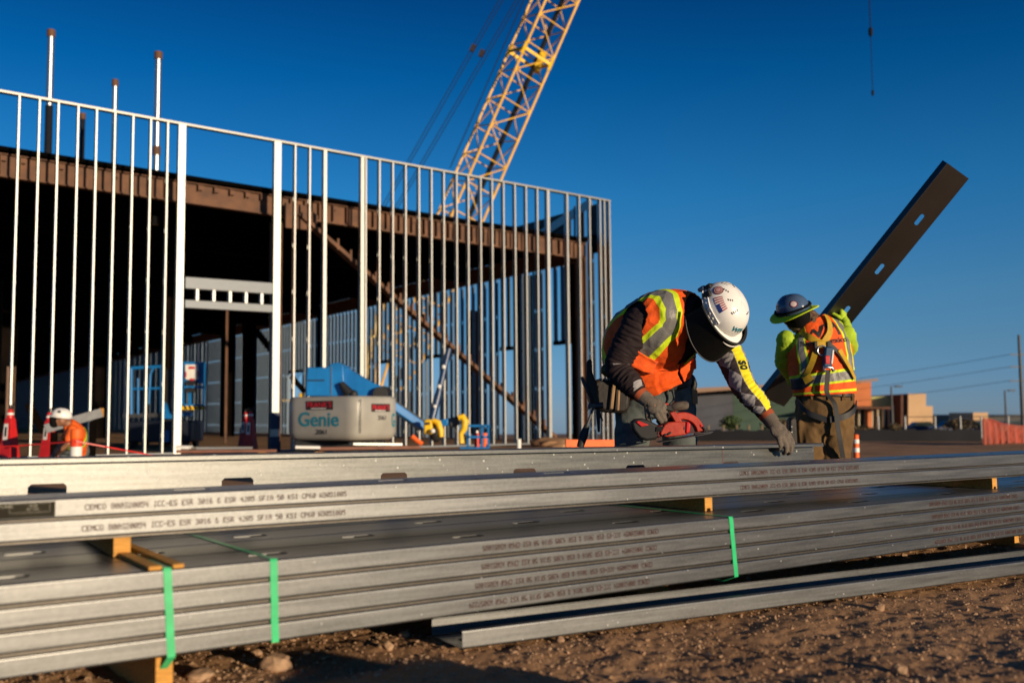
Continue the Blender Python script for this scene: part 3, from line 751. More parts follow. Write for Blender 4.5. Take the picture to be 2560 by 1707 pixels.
for off, r_ in ((0, .028), (.35, .028), (1.5, .028), (1.85, .028)):
    pk = MB(); a = P(930 + off * 22, 560, CD); b = P(1248 + off * 28, 0, CD); dd = (b - a).normalized()
    pk.tube([a - dd * 13, a + dd * 48], r_, 6); pk.build('pendant_line', 'cable', crane)
for px, py in ((1182, 121), (1204, 134)):
    c = P(px, py, CD); MB().box(c, (.3, .2, .5), Matrix((sx, sy, CU)).transposed()).build('pendant_link', mat('link_brown', (.02, .008, .012), .6), crane)
q1 = MB(); q1.tube([P(1125, 420, CD), P(1310, 0, CD), P(1310, 0, CD) + (P(1310, 0, CD) - P(1125, 420, CD)) * 2.5], .035, 6); q1.build('backstay_line', 'cable', crane)
tip = cpt(TIP, 0, 0); hk = P(2182, 235, CD + 0.0)
# hoist line hanging plumb from the head sheave
hx = MB(); hx.bar(tip, V((hk.x, hk.y, tip.z)), .3, .4); hx.build('boom_head', 'yellow', crane)
z1 = P(2180, 80, CD).z
MB().tube([V((hk.x, hk.y, tip.z)), V((hk.x, hk.y, z1))], .035, 6).build('hoist_line', 'cable', crane)
hb_ = MB(); hb_.lathe([(.02, .35), (.12, .25), (.16, 0), (.12, -.25), (.03, -.35)], 12, Matrix.Translation((hk.x, hk.y, z1))); hb_.build('hook_ball', 'cable', crane, smooth=50)
zz = P(2182, 232, CD).z
MB().tube([V((hk.x, hk.y, z1 - .3)), V((hk.x, hk.y, zz))], .022, 6).build('sling', 'cable', crane)
MB().lathe([(.02, .2), (.10, .1), (.09, -.1), (.02, -.25)], 10, Matrix.Translation((hk.x, hk.y, zz))).build('hook', 'cable', crane)
for sgn in (-1, 1):
    c = V((cb.x + 1.5, cb.y + sgn * 2.4, CGZ + .55)); tk = MB()
    tk.prism([(-3.6, -.3), (-3.2, -.55), (3.2, -.55), (3.6, -.3), (3.6, .3), (3.2, .5), (-3.2, .5), (-3.6, .3)], .9, Matrix.Translation(c)); tk.build('crawler_track', 'black', crane)
hs2 = MB(); hs2.box((cb.x - 1.5, cb.y, CGZ + 2.1), (6.5, 3.0, 2.0)); hs2.box((cb.x - 5.3, cb.y, CGZ + 1.9), (1.2, 3.6, 1.6)); hs2.build('house', 'yellow2', crane, bevel=.08)
cbb = MB(); cbb.box((cb.x + 1.8, cb.y - 1.9, CGZ + 2.1), (1.8, 1.1, 2.0)); cbb.build('operator_cab', 'dgrey', crane, bevel=.1)
mst = MB(); mst.tube([(cb.x - 1.0, cb.y - .8, 2.4), P(985, 640, CD)], .2, 8); mst.tube([(cb.x - 1.0, cb.y + .8, 2.4), P(985, 640, CD + 1)], .2, 8)
for k in range(1, 8): f_ = k / 8; mst.bar(V((cb.x - 1, cb.y - .8, 2.4)).lerp(P(985, 640, CD), f_), V((cb.x - 1, cb.y + .8, 2.4)).lerp(P(985, 640, CD + 1), f_), .12, .12)
mst.build('gantry_mast', 'yellow2', crane)
# ------------------------------------------------------------------ boom lift in front of the wall
def rot_z(a): return Matrix.Rotation(a, 3, 'Z')
def px_m(d): return FPX / d
bl = thing('boom_lift', 'grey and blue boom lift with big lettering, folded low in front of the stud wall', 'boom lift', P(850, 1150, 20.5) * V((1, 1, 0)) if False else V((P(850, 1150, 20.5).x, 20.5, GZ)))
cL, cK, cR = P(720, 1000, 20.6), P(893, 1000, 19.7), P(991, 1000, 20.75)
zt_, zb_ = P(850, 990, 20).z, P(850, 1101, 20).z
def round_poly(pts, r, n=7):
    out = []; k = len(pts)
    for i in range(k):
        p, a, b = V(pts[i]), V(pts[i - 1]), V(pts[(i + 1) % k]); rr = r[i] if isinstance(r, (list, tuple)) else r
        u = (a - p).normalized() * rr; w = (b - p).normalized() * rr
        for j in range(n + 1):
            t = j / n; out.append(p + u * (1 - t) ** 2 + w * t ** 2)
    return out
uF = (cK - cL); uF.z = 0; uF.normalize(); uR = (cR - cK); uR.z = 0; uR.normalize()
nF = V((uF.y, -uF.x, 0)); nR = V((uR.y, -uR.x, 0))
back = 1.5
pl = round_poly([cL.to_2d(), cK.to_2d(), cR.to_2d(), (cR + V((-.22, 1.3, 0))).to_2d(), (cL + V((-.22, 1.6, 0))).to_2d()], [.22, .30, .22, .2, .2])
cw = MB(); n = len(pl); cen = V((sum(p.x for p in pl) / n, sum(p.y for p in pl) / n, 0))
lev = [(zb_, .90), (zb_ + .06, .965), (zb_ + .16, 1.0), (zt_ - .14, 1.0), (zt_ - .04, .985), (zt_, .94)]
vs = []
for z, s in lev:
    for p in pl: vs.append(V((cen.x + (p.x - cen.x) * s, cen.y + (p.y - cen.y) * s, z)))
fs = [(i * n + j, i * n + (j + 1) % n, (i + 1) * n + (j + 1) % n, (i + 1) * n + j) for i in range(len(lev) - 1) for j in range(n)] + [tuple(range(n - 1, -1, -1)), tuple(range((len(lev) - 1) * n, len(lev) * n))]
cw.add(vs, fs); cwo = cw.build('counterweight', 'grey', bl, smooth=50)
def on_face(a, u, nrm, px, py, off=.006):            # point on the vertical face through a along u, under photo pixel
    t = t_on(a, u, px, py); q = a + u * t; return P(px, py, q.y) * V((0, 0, 1)) + V((q.x, q.y, 0)) + nrm * off
def face_text(s, a, u, nrm, px0, px1, py, h_px, m, name, bold=0.0, parent=bl, off=.008, fit=True):
    tv, tf = text_verts(s, 1.0, 'LEFT', bold); x0 = min(v.x for v in tv); x1 = max(v.x for v in tv); y0 = min(v.y for v in tv); y1 = max(v.y for v in tv)
    A = on_face(a, u, nrm, px0, py, off); B = on_face(a, u, nrm, px1, py, off); W = (B - A).length; H = h_px * A.y / FPX
    mb = MB(); mb.add([A + u * ((v.x - x0) / (x1 - x0) * W) + V((0, 0, 1)) * ((v.y - y0) / (y1 - y0) * H - H / 2) for v in tv], tf); return mb.build(name, m, parent, smooth=0)
seam = MB(); q = on_face(cK, uR, nR, 901, 1040, .002); seam.box(q, (.012, .012, zt_ - zb_ - .22), rot_z(math.atan2(uR.y, uR.x))); seam.build('cover_seam', 'black', bl)
face_text('Genie', cL, uF, nF, 747, 848, 1048, 36, 'teal', 'lettering', .018)
face_text('2061', cL, uF, nF, 790, 817, 1079, 12, 'black', 'lettering', .01)
face_text('2061', cK, uR, nR, 944, 964, 1044, 11, 'black', 'lettering', .01)
face_text('G', cK, uR, nR, 979, 987, 1050, 34, 'teal', 'lettering', .01)
def plate(a, u, nrm, x0, x1, y0, y1, word):
    mb = MB(); A = on_face(a, u, nrm, x0, (y0 + y1) / 2, .006); B = on_face(a, u, nrm, x1, (y0 + y1) / 2, .006); H = (y1 - y0) * A.y / FPX; c = (A + B) / 2
    mb.box(c, ((B - A).length, .008, H), rot_z(math.atan2(u.y, u.x))); o = mb.build('name_plate', 'black', bl, bevel=.02)
    w = x1 - x0
    face_text(word, a, u, nrm, x0 + w * .05, x1 - w * .05, y0 + (y1 - y0) * .45, (y1 - y0) * .62, 'red_sign', 'lettering', .0, off=.014)
    mb = MB(); mb.box(on_face(a, u, nrm, x0 + w * .46, y1 - (y1 - y0) * .14, .014), ((B - A).length * .55, .004, H * .09), rot_z(math.atan2(u.y, u.x))); mb.build('name_plate_line', 'white', bl)
M['red_sign'] = mat('sign_red', (0.75, 0.02, 0.035), 0.4, var=.05)
plate(cL, uF, nF, 766, 833, 1002, 1024, "FRANK'S"); plate(cK, uR, nR, 928, 974, 1009, 1029, "FRANK'S")
# turret, boom knuckle and dark hose loops above the counterweight
D1 = 21.0
def prism_px(mb, pts, d, depth, parent=None):
    q = [P(x, y, d) for x, y in pts]; o = q[0]
    mb.prism([(p.x - o.x, p.z - o.z) for p in q], depth, Matrix.Translation(o))
    return mb
tu_ = MB(); prism_px(tu_, [(765, 990), (765, 953), (768, 918), (818, 918), (829, 908), (846, 906), (858, 912), (862, 990)], D1, 1.1); tu_.build('turret', 'blue', bl, bevel=.02)
bm2 = MB(); prism_px(bm2, [(846, 905), (861, 916), (928, 956), (962, 968), (958, 990), (930, 992), (862, 990), (852, 960)], D1 + .25, .55); bm2.build('lower_boom', 'blue', bl, bevel=.02)
st2 = MB(); prism_px(st2, [(826, 917), (830, 915), (830, 988), (826, 988)], D1 - .012, .02); st2.build('panel_edge', 'chrome', bl)
sl2 = MB(); prism_px(sl2, [(767, 949), (811, 949), (811, 952), (767, 952)], D1 - .02, .04); sl2.build('panel_slot', 'black', bl)
cyl = MB(); cyl.tube([P(852, 957, D1 - .1), P(873, 985, D1 - .1)], [.06, .12], 12); cyl.ball(P(884, 985, D1 - .1), .09); cyl.build('lift_cylinder', 'black', bl)
kn = MB(); kn.tube([P(950, 985, D1 + .1), P(955, 985, D1 + .9)], .16, 16); prism_px(kn, [(944, 990), (948, 970), (960, 964), (966, 972), (962, 990)], D1 + .2, .65); kn.build('boom_knuckle', 'black', bl, bevel=.01)
ub = MB(); ub.bar(P(978, 1012, 21.2), P(1058, 1068, 21.6), .22, .17); ub.build('upper_boom', 'blue', bl, bevel=.02)
ub = MB(); ub.bar(P(980, 1003, 21.5), P(1060, 1058, 21.9), .12, .10); ub.bar(P(985, 1026, 21.3), P(1050, 1073, 21.7), .08, .06); ub.build('hose_track', 'black', bl)
jb = MB(); jb.tube([P(1080, 1046, 22.2), P(1096, 985, 22.3)], .085, 12); jb.tube([P(1096, 985, 22.3), P(1122, 872, 22.5)], .07, 12); jb.build('jib', mat('navy_tube', (.02, .05, .13), .35), bl, smooth=40)
for px, py in ((1109, 917), (1098, 966), (1087, 1016)): jb = MB(); jb.ball(P(px, py, 22.2), .05); jb.build('jib_pin', 'white', bl)
yb = MB(); prism_px(yb, [(1059, 1055), (1063, 1048), (1078, 1048), (1081, 1066), (1080, 1085), (1060, 1085)], 20.8, .35); yb.build('control_box', 'yellow2', bl, bevel=.03)
MB().box(P(1069, 1058, 20.75), (.10, .08, .045)).build('control_slot', 'black', bl)
MB().ball(P(1082, 1077, 20.7), .05).build('control_knob', 'white', bl)
hs_ = MB(); hs_.tube([P(1082, 1050, 20.9), P(1095, 1056, 20.9), P(1102, 1075, 20.9), P(1103, 1092, 20.9)], [.05, .07, .06, .05], 10); hs_.build('hose', 'yellow2', bl)
hs_ = MB(); hs_.ball(P(1090, 1080, 21.0), (.14, .12, .22)); hs_.build('hose_reel', 'black', bl)
pf = MB(); prism_px(pf, [(1095, 1050), (1120, 1046), (1120, 1064), (1100, 1066)], 22.5, .5); pf.build('platform_rotator', 'blue', bl, bevel=.02)
pf = MB(); prism_px(pf, [(1118, 1046), (1145, 1040), (1150, 1060), (1128, 1070)], 22.6, .6); pf.build('rotator_housing', 'dgrey', bl, bevel=.03)
hk_ = MB(); hk_.tube([P(1146, 1044, 22.4), P(1156, 1042, 22.4), P(1163, 1052, 22.4), P(1160, 1072, 22.4), P(1152, 1085, 22.4), P(1154, 1108, 22.4)], [.07, .085, .09, .08, .06, .07], 10); hk_.build('hose', 'yellow2', bl)
fr = MB()
for a, b in (((1168, 1064), (1222, 1064)), ((1170, 1064), (1170, 1118)), ((1205, 1064), (1205, 1118)), ((1221, 1064), (1221, 1118)), ((1168, 1092), (1222, 1092)), ((1150, 1120), (1222, 1120))):
    for dd in (22.4, 23.4): fr.bar(P(*a, dd), P(*b, dd), .05, .05)
for px, py in ((1168, 1064), (1222, 1064), (1168, 1118), (1222, 1118)): fr.bar(P(px, py, 22.4), P(px, py, 23.4), .05, .05)
fr.build('platform', 'blue', bl)
for px, m_ in ((1192, 'red'), (1212, 'orange')):
    MB().tube([P(px, 1120, 22.8), P(px, 1082, 22.8)], .06, 10).build('tank', m_, bl)
MB().tube([P(1192, 1085, 22.8), P(1192, 1076, 22.8)], .035, 10).build('tank_cap', 'white', bl)
ch = MB(); ch.box(V((P(850, 1100, 21.2).x, 21.3, (zb_ + GZ) / 2 + .08)), (1.7, 1.4, zb_ - GZ - .12)); ch.build('chassis', 'black', bl, bevel=.03)
for dx in (-.55, .6):
    for dy in (-.1, 1.3):
        w = MB(); c = V((P(850, 1100, 21.2).x + dx, 21.2 + dy, GZ + .38)); w.tube([c - V((.14, 0, 0)), c + V((.14, 0, 0))], .40, 20); w.build('wheel', 'black', bl)
rb = MB(); rb.tube([P(1030, 1090, 20.6), P(1045, 1103, 20.6), P(1056, 1110, 20.6)], .05, 8); rb.build('hose_bundle', 'orange', bl)

# ------------------------------------------------------------------ mast lift with basket inside the building
D2 = 29.0
ml = thing('mast_lift', 'blue vertical mast lift with a white and red sign on its basket, inside the frame', 'lift', V((P(390, 1100, D2).x, D2, GZ)))
def rail(mb, pts, r, d0=D2): mb.tube([P(x, y, d0) for x, y in pts], r, 8)
bk = MB()
for d0 in (D2, D2 + 1.2):
    rail(bk, [(328, 920), (405, 916)], .05, d0); rail(bk, [(328, 920), (328, 1035)], .05, d0); rail(bk, [(332, 972), (405, 970)], .035, d0); rail(bk, [(405, 914), (405, 1030)], .06, d0)
    rail(bk, [(345, 945), (345, 1035)], .03, d0)
rail(bk, [(376, 935), (386, 915)], .03); rail(bk, [(372, 1010), (376, 935)], .03)
bk.build('guard_rail', 'blue', ml)
bk = MB(); bk.box(P(366, 1038, D2 + .6), (80 * D2 / FPX, 1.2, .12)); bk.build('platform_floor', 'dgrey', ml)
pnl = MB()
for a, b in (((456, 907), (513, 908)), ((457, 907), (457, 1022)), ((512, 908), (508, 1022)), ((456, 968), (512, 968)), ((455, 1013), (509, 1013)), ((475, 968), (475, 1010))): pnl.bar(P(*a, D2 - .5), P(*b, D2 - .5), .07, .07)
pnl.bar(P(455, 912, D2 - .5), P(513, 912, D2 - .5), .05, .12)
pnl.box(P(484, 935, D2 - .46), (.62, .03, .55)); pnl.build('basket_panel', 'blue', ml)
sg = MB(); prism_px(sg, [(463, 911), (494, 911), (496, 928), (496, 946), (490, 949), (468, 949), (463, 946)], D2 - .56, .02); sg.build('sign', 'white', ml)
for pts in ([(472, 916), (486, 916), (487, 922), (471, 922)], [(463, 928), (466, 930), (466, 942), (463, 944)], [(493, 928), (496, 926), (496, 944), (493, 942)], [(474, 946), (486, 946), (485, 951), (475, 951)]):
    q = MB(); prism_px(q, pts, D2 - .575, .012); q.build('sign_mark', 'red', ml)
q = MB(); q.box(P(478, 957, D2 - .55), (.36, .05, .10)); q.box(P(478, 975, D2 - .55), (.34, .05, .13)); q.build('control_panel', 'black', ml)
kp = MB(); kp.box(P(482, 1019, D2 - .55), (.62, .06, .11)); kp.build('kick_plate', 'yellow2', ml)
for k in range(5):
    x = 458 + k * 12; q = MB(); prism_px(q, [(x, 1014), (x + 6, 1014), (x + 10, 1023), (x + 4, 1023)], D2 - .585, .006); q.build('hazard_stripe', 'black', ml)
ms = MB(); ms.box((P(412, 1000, D2).x, D2 + .3, 1.0), (.26, .3, 2.2)); ms.build('mast', 'black', ml)
hd_ = MB(); prism_px(hd_, [(404, 1000), (414, 1010), (424, 1035), (424, 1046), (404, 1046)], D2 + .0, .4); prism_px(hd_, [(455, 1028), (476, 1030), (476, 1040), (455, 1040)], D2, .3); hd_.build('mast_carriage', 'blue', ml)
bs = MB(); bs.box((P(400, 1100, D2).x, D2 + .4, GZ + .48), (1.9, 1.3, .62)); bs.build('base_unit', mat('navy_black', (.008, .012, .025), .5), ml, bevel=.05)
q = MB(); q.box(P(413, 1090, D2 - .3), (.22, .05, .34)); q.build('base_sticker', 'blue', ml)
for dx in (-.75, .75):
    for dy in (0, .9): MB().tube([V((P(400, 1100, D2).x + dx - .06, D2 + dy, GZ + .16)), V((P(400, 1100, D2).x + dx + .06, D2 + dy, GZ + .16))], .17, 14).build('wheel', 'black', ml)

# ------------------------------------------------------------------ red fire extinguisher stands
def ext_stand(px, d, lb, s=1.0):
    b = P(px, 1100, d); b.z = GZ
    t = thing('extinguisher_stand', lb, 'extinguisher stand', b, -.35, 'red extinguisher stands')
    m4 = Matrix.Translation(b) @ Matrix.Rotation(-.35, 4, 'Z')
    q = MB(); w0, w1, h = .145 * s, .068 * s, .84 * s
    vs = [m4 @ V((x * w, y * w * .8, z)) for z, w in ((0, w0 * 1.15), (.10 * s, w0 * 1.1), (.10 * s, w0), (h, w1)) for x, y in ((-1, -1), (1, -1), (1, 1), (-1, 1))]
    fs = [(i * 4 + j, i * 4 + (j + 1) % 4, i * 4 + 4 + (j + 1) % 4, i * 4 + 4 + j) for i in range(3) for j in range(4)] + [(3, 2, 1, 0), (12, 13, 14, 15)]
    q.add(vs, fs); q.build('stand', 'red', t, bevel=.012)
    q = MB(); sl_ = -(w0 - w1) * .8 / h
    q.add([m4 @ V((x, -(w0 * .8 + sl_ * (z - .1 * s) * 1.0) - .014, z)) for x, z in ((-.055 * s, .45 * s), (.055 * s, .45 * s), (.05 * s, .74 * s), (-.05 * s, .74 * s))], [(0, 1, 2, 3)]); q.build('label', 'white', t)
    q = MB(); q.add([m4 @ V((x, -(w0 * .8 + sl_ * (z - .1 * s) * 1.0) - .017, z)) for x, z in ((-.025 * s, .51 * s), (.025 * s, .51 * s), (.023 * s, .68 * s), (-.023 * s, .68 * s))], [(0, 1, 2, 3)]); q.build('label_mark', 'black', t)
    q = MB(); q.lathe([(.06 * s, h - .05), (.06 * s, h + .06), (.05 * s, h + .13), (.035 * s, h + .17)], 16, m4); q.build('extinguisher', 'red', t)
    q = MB(); q.lathe([(.045 * s, h + .06), (.063 * s, h + .062), (.063 * s, h + .10), (.05 * s, h + .102)], 16, m4); q.build('extinguisher_band', 'white', t)
    q = MB(); q.lathe([(.03 * s, h + .16), (.03 * s, h + .22)], 10, m4); q.bar(m4 @ V((-.02, 0, h + .23)), m4 @ V((.12 * s, 0, h + .27)), .03, .02); q.bar(m4 @ V((-.02, 0, h + .21)), m4 @ V((.11 * s, 0, h + .20)), .03, .02); q.build('valve_handle', 'black', t)
ext_stand(24, 19.0, 'red extinguisher stand nearest the frame edge, behind the first studs', 1.05)
ext_stand(122, 20.5, 'red extinguisher stand half hidden behind the crouching worker', .98)
ext_stand(626, 24.5, 'red extinguisher stand in the door opening beside the wide jamb', 1.0)
ext_stand(612, 27.5, 'darker red extinguisher stand behind the one in the door opening', 1.0)

# barrel, tape, planks and bits on the ground near the wall
def tape_pt(px, py, d): return P(px, py, d)
b = P(191, 1100, 14.6); b.z = GZ
br_ = thing('safety_barrel', 'orange and white barrel beside the crouching worker', 'barrel', b)
m4 = Matrix.Translation(b); zr_ = lambda py: P(191, py, 14.6).z
MB().lathe([(.08, GZ), (.083, zr_(1116))], 22, Matrix.Translation((b.x, b.y, 0))).build('lower_band', 'white', br_, smooth=40)
MB().lathe([(.086, zr_(1116)), (.088, zr_(1098)), (.080, zr_(1097))], 22, Matrix.Translation((b.x, b.y, 0))).build('middle_band', mat('deep_orange', (.75, .05, .01), .5), br_, smooth=40)
MB().lathe([(.083, zr_(1097)), (.088, zr_(1095)), (.085, zr_(1078)), (.075, zr_(1072)), (.02, zr_(1071))], 22, Matrix.Translation((b.x, b.y, 0))).build('upper_body', 'orange', br_, smooth=40)
q = MB()
tp = [P(-60, 1120, 15.2), P(60, 1113, 15.0), P(120, 1108, 14.8), P(190, 1103, 14.5), P(262, 1116, 14.7), P(355, 1133, 15.2), P(420, 1150, 15.6)]
for a, c in zip(tp, tp[1:]):
    q.bar(a, c, .006, .02)
tag(q.build('barrier_tape', 'red'), 'thin red barrier tape strung low past the orange barrel', 'barrier tape')
def plank(name, pts, d, th, m, lb, cat, depth=.3):
    a, c = P(*pts[0], d[0]), P(*pts[1], d[1]); q = MB(); q.bar(a, c, depth, th); return tag(q.build(name, m, bevel=.004), lb, cat)
M['plank_brown'] = mat('brown_plank', (.17, .065, .04), .7, var=.25, scale=4)
plank('plank', ((795, 1121), (1046, 1117)), (18.3, 19.0), .055, 'plank_brown', 'long reddish brown plank on the low pile before the boom lift', 'plank')
plank('plank', ((738, 1117), (800, 1118)), (17.9, 18.0), .05, 'white', 'short pale plank end at the near end of the brown pile', 'plank')
plank('plank', ((878, 1109), (1000, 1110)), (18.8, 19.2), .045, 'galv_wall', 'pale metal channel lying on top of the brown plank', 'metal channel')
plank('plank', ((445, 1117), (476, 1118)), (19, 19), .06, 'white', 'white plank end lying in the door opening', 'plank')
plank('plank', ((480, 1120), (620, 1119)), (19, 20), .05, 'galv_wall', 'grey metal sheet stack lying across the door opening', 'metal sheets')
plank('plank', ((440, 1128), (690, 1126)), (18.6, 19.2), .05, 'plank_brown', 'dark red-brown board in the shade of the door opening', 'plank')
for px, d, lb in ((800, 18.5, 'wood block under the near end of the plank pile'), (1020, 18.9, 'wood block under the far end of the plank pile'), (500, 19.2, 'wood block under the sheets in the door opening'), (660, 19.2, 'wood block under the board next to the wide jamb')):
    c = P(px, 1127, d); q = MB(); h = c.z - GZ; q.box((c.x, c.y, GZ + h / 2 - .01), (.12, .4, h)); tag(q.build('wood_block', 'lumber'), lb, 'wood block', 'wood blocks on the ground')
c0, c1 = P(1414, 1108, 13.5), P(1540, 1108, 13.8)
ob = thing('barricade_board', 'bright orange barricade board low on the ground behind the bending worker', 'barricade', V(((c0.x + c1.x) / 2, 13.6, GZ)))
MB().bar(c0, c1, .03, .10).build('board', 'orange', ob)
for c in (c0.lerp(c1, .15), c0.lerp(c1, .85)): q = MB(); q.box((c.x, c.y + .03, (GZ + c.z) / 2), (.05, .04, c.z - GZ)); q.build('leg', 'orange', ob)
pp = MB(); c = P(1297, 1110, 22); pp.tube([V((c.x, c.y, GZ)), P(1297, 1097, 22)], .05, 12); tag(pp.build('pipe_stub', 'white'), 'short white pipe stub standing by the end of the stud wall', 'pipe stub')
mo = put('dirt_mound', rock_mesh('dirt_mound', (.7, .5, .24), 44, 4), 'dirt'); c = P(1395, 1110, 27); mo.location = (c.x, c.y, GZ); tag(mo, 'tan dirt mound at the foot of the corner columns', 'dirt mound')

# orange and white delineator post
c = P(2140, 1100, 12.4); gz = ground_z(c.x, c.y)
dl = thing('delineator_post', 'slim orange and white delineator post beside the standing worker', 'delineator', V((c.x, c.y, gz)))
zz = [P(2140, y, 12.4).z for y in (1087, 1098, 1108, 1119, 1130, 1140)]
MB().lathe([(.16, gz), (.16, gz + .04), (.05, gz + .06), (.036, gz + .08), (.034, zz[0]), (.02, zz[0] + .01)], 18, Matrix.Translation((c.x, c.y, 0))).build('post', 'orange', dl, smooth=40)
for a, b in ((1, 2), (3, 4)): MB().lathe([(.0375, zz[b]), (.0375, zz[a])], 18, Matrix.Translation((c.x, c.y, 0))).build('white_band', 'white', dl, smooth=40)

# ------------------------------------------------------------------ fences and far things
def net_fence():
    f = thing('safety_fence', 'sagging orange plastic safety fence at the edge of the site', 'fence', V((P(2467, 1100, 26).x, 26, GZ)))
    m = mat('fence_red', (.36, .04, .012), .6, var=.3, scale=2)
    b0 = P(2456, 1050, 26); q = MB()
    for px, d in ((2460, 26), (2476, 26.3), (2600, 27)):
        c = P(px, 1048, d); MB().box((c.x, c.y, (GZ + c.z) / 2), (.05, .05, c.z - GZ)).build('post', m, f)
    tops = [(2456, 1046, 26), (2480, 1049, 26.2), (2500, 1057, 26.4), (2520, 1061, 26.5), (2545, 1065, 26.7), (2570, 1064, 26.9), (2610, 1058, 27.2)]
    pts = [P(*t) for t in tops]; grid = MB()
    for i in range(len(pts) - 1):
        for k in range(10):
            a = pts[i].lerp(pts[i + 1], k / 10); z = a.z - .03
            wob = .06 * math.sin(i * 2 + k * .8); grid.bar(V((a.x, a.y + wob, GZ)), V((a.x, a.y + wob * .3, z)), .022, .022, up=(0, 1, 0))
    for lv in range(13):
        pr = None
        for p_ in pts:
            z = GZ + (p_.z - GZ) * lv / 12; w = V((p_.x, p_.y + .02 * math.sin(lv + p_.x * 3), z))
            if pr is not None: grid.bar(pr, w, .022, .028)
            pr = w
    grid.build('netting', m, f)
net_fence()
sf_ = thing('silt_fence', 'low black silt fence along the far edge of the dirt', 'fence', V((P(2260, 1090, 31).x, 31, GZ)))
q = MB(); a, b = P(1700, 1084, 33.5), P(2452, 1080, 30.5)
N = 40
for i in range(N):
    p0_, p1_ = a.lerp(b, i / N), a.lerp(b, (i + 1) / N); h = .33 + .02 * math.sin(i * 1.7) + .012 * math.sin(i * 4.1)
    q.bar(V((p0_.x, p0_.y, GZ + h / 2 - .05)), V((p1_.x, p1_.y, GZ + h / 2 - .05)), .03, h + .08, up=(0, 0, 1))
q.build('fabric', 'sheath', sf_)
for i in range(0, N, 4): c = a.lerp(b, i / N); MB().box((c.x, c.y + .04, -.05), (.04, .04, .4)).build('stake', 'shade_black', sf_)
M['b_post'] = mat('weathered_post', (.22, .16, .10), .9)
cf = thing('chain_link_fence', 'grey chain link fence with pipe posts in front of the far buildings', 'fence', V((P(2300, 1080, 46).x, 46, far_z(18, 46))))
for px in (1735, 1771, 1809, 1842, 1872, 1905, 1960, 2130, 2195, 2262, 2337, 2400, 2452, 2520, 2600):
    c = P(px, 1040 if px > 2000 else 1062, 46); q = MB(); q.tube([V((c.x, c.y, far_z(c.x, c.y))), c], .045, 8); q.build('post', 'galv_wall' if px > 2000 else 'b_post', cf)
a, b = P(2262, 1042, 46), P(2640, 1040, 46)
MB().tube([a, b], .018, 6).build('top_rail', 'cable', cf)
q = MB(); L = (b - a).length; k = 0
while k * .45 < L:
    for sg_ in (-1, 1):
        t0 = k * .45; h = a.z - far_z(a.x, a.y); t1 = min(max(t0 + sg_ * h, 0), L); f_ = abs(t1 - t0) / h
        p0_ = a.lerp(b, t0 / L); p1_ = a.lerp(b, t1 / L)
        if f_ > .05: q.bar(V((p0_.x, p0_.y, a.z - h)), V((p1_.x, p1_.y, a.z - h + h * f_)), .0035, .0035)
    k += 1
q.build('wire_mesh', 'cable', cf)

# modern building complex
BD = 132.0
M['b_orange'] = mat('stucco_orange', (.55, .17, .06), .85, var=.08, scale=.6); M['b_green'] = mat('stucco_green', (.44, .48, .20), .85, var=.08, scale=.6)
M['b_tan'] = mat('stucco_tan', (.56, .36, .20), .85, var=.08, scale=.5); M['b_brown'] = mat('brick_brown', (.12, .055, .035), .9, var=.15, scale=1)
M['b_roof'] = mat('roof_fascia', (.28, .17, .11), .7, var=.1, scale=.5); M['b_dkgreen'] = mat('wall_dark_green', (.035, .07, .05), .8, var=.15, scale=.5)
M['b_dkgrey'] = mat('wall_dark_grey', (.06, .065, .085), .8, var=.1, scale=.5); M['glass'] = mat('window_glass', (.02, .03, .03), .12, var=.3, scale=.6, spec=.8)
M['frame_white'] = mat('window_frame', (.55, .47, .34), .7)
bd = thing('modern_building', 'long modern building with orange, green and tan blocks under a slanted roof', 'building', V((P(2000, 1050, BD).x, BD, far_z(40, BD))))
def blk(name, pts, d, depth, m): q = MB(); prism_px(q, pts, d, depth); return q.build(name, m, bd)
yb_ = 1088
blk('wall', [(1700, yb_), (1700, 985), (1832, 985), (1832, yb_)], BD, 20, 'b_dkgrey')
blk('wall', [(1832.5, yb_), (1832.5, 980), (2000, 976), (2000, yb_)], BD + .2, 20, 'b_dkgreen')
blk('roof', [(1690, 985), (1690, 972), (1900, 962), (2010, 958), (2010, 964), (1900, 969)], BD - 4, 28, 'b_roof')
blk('soffit', [(1735, 986), (1735, 977), (1990, 967), (1990, 976)], BD - 1, 6, 'sheath')
blk('wall', [(2085, 1015), (2085, 963), (2178, 954), (2178, 1015)], BD - 2, 18, 'b_orange')
blk('roof', [(2070, 966), (2070, 957), (2195, 946), (2196, 951)], BD - 6, 28, 'b_roof')
blk('wall', [(2178.5, 1016), (2178.5, 992), (2229, 990), (2229, 1016)], BD - 1, 15, 'b_green')
blk('canopy', [(2085, 1021), (2085, 1016), (2232, 1017), (2232, 1022)], BD - 6, 10, 'b_brown')
blk('glass_front', [(2085, yb_), (2085, 1022), (2230, 1022), (2230, yb_)], BD - 1.6, 1, 'glass')
for px in (2090, 2104, 2118, 2132, 2147, 2163, 2180, 2194, 2208, 2222):
    blk('mullion', [(px, yb_), (px, 1022), (px + 2.6, 1022), (px + 2.6, yb_)], BD - 2.2, .5, 'frame_white')
blk('entrance_pier', [(2170, yb_), (2170, 1024), (2179, 1024), (2179, yb_)], BD - 3, 1, 'b_orange')
blk('wall', [(2231, yb_), (2231, 1012), (2253, 1012), (2253, yb_)], BD - 2, 12, 'b_tan')
blk('roof_unit', [(2229, 1012), (2229, 1005), (2252, 1005), (2252, 1012)], BD + 2, 4, 'dgrey')
blk('tower_wall', [(2252.5, 1090), (2252.5, 986), (2270, 986), (2270, 1090)], BD - 4, 10, 'b_brown')
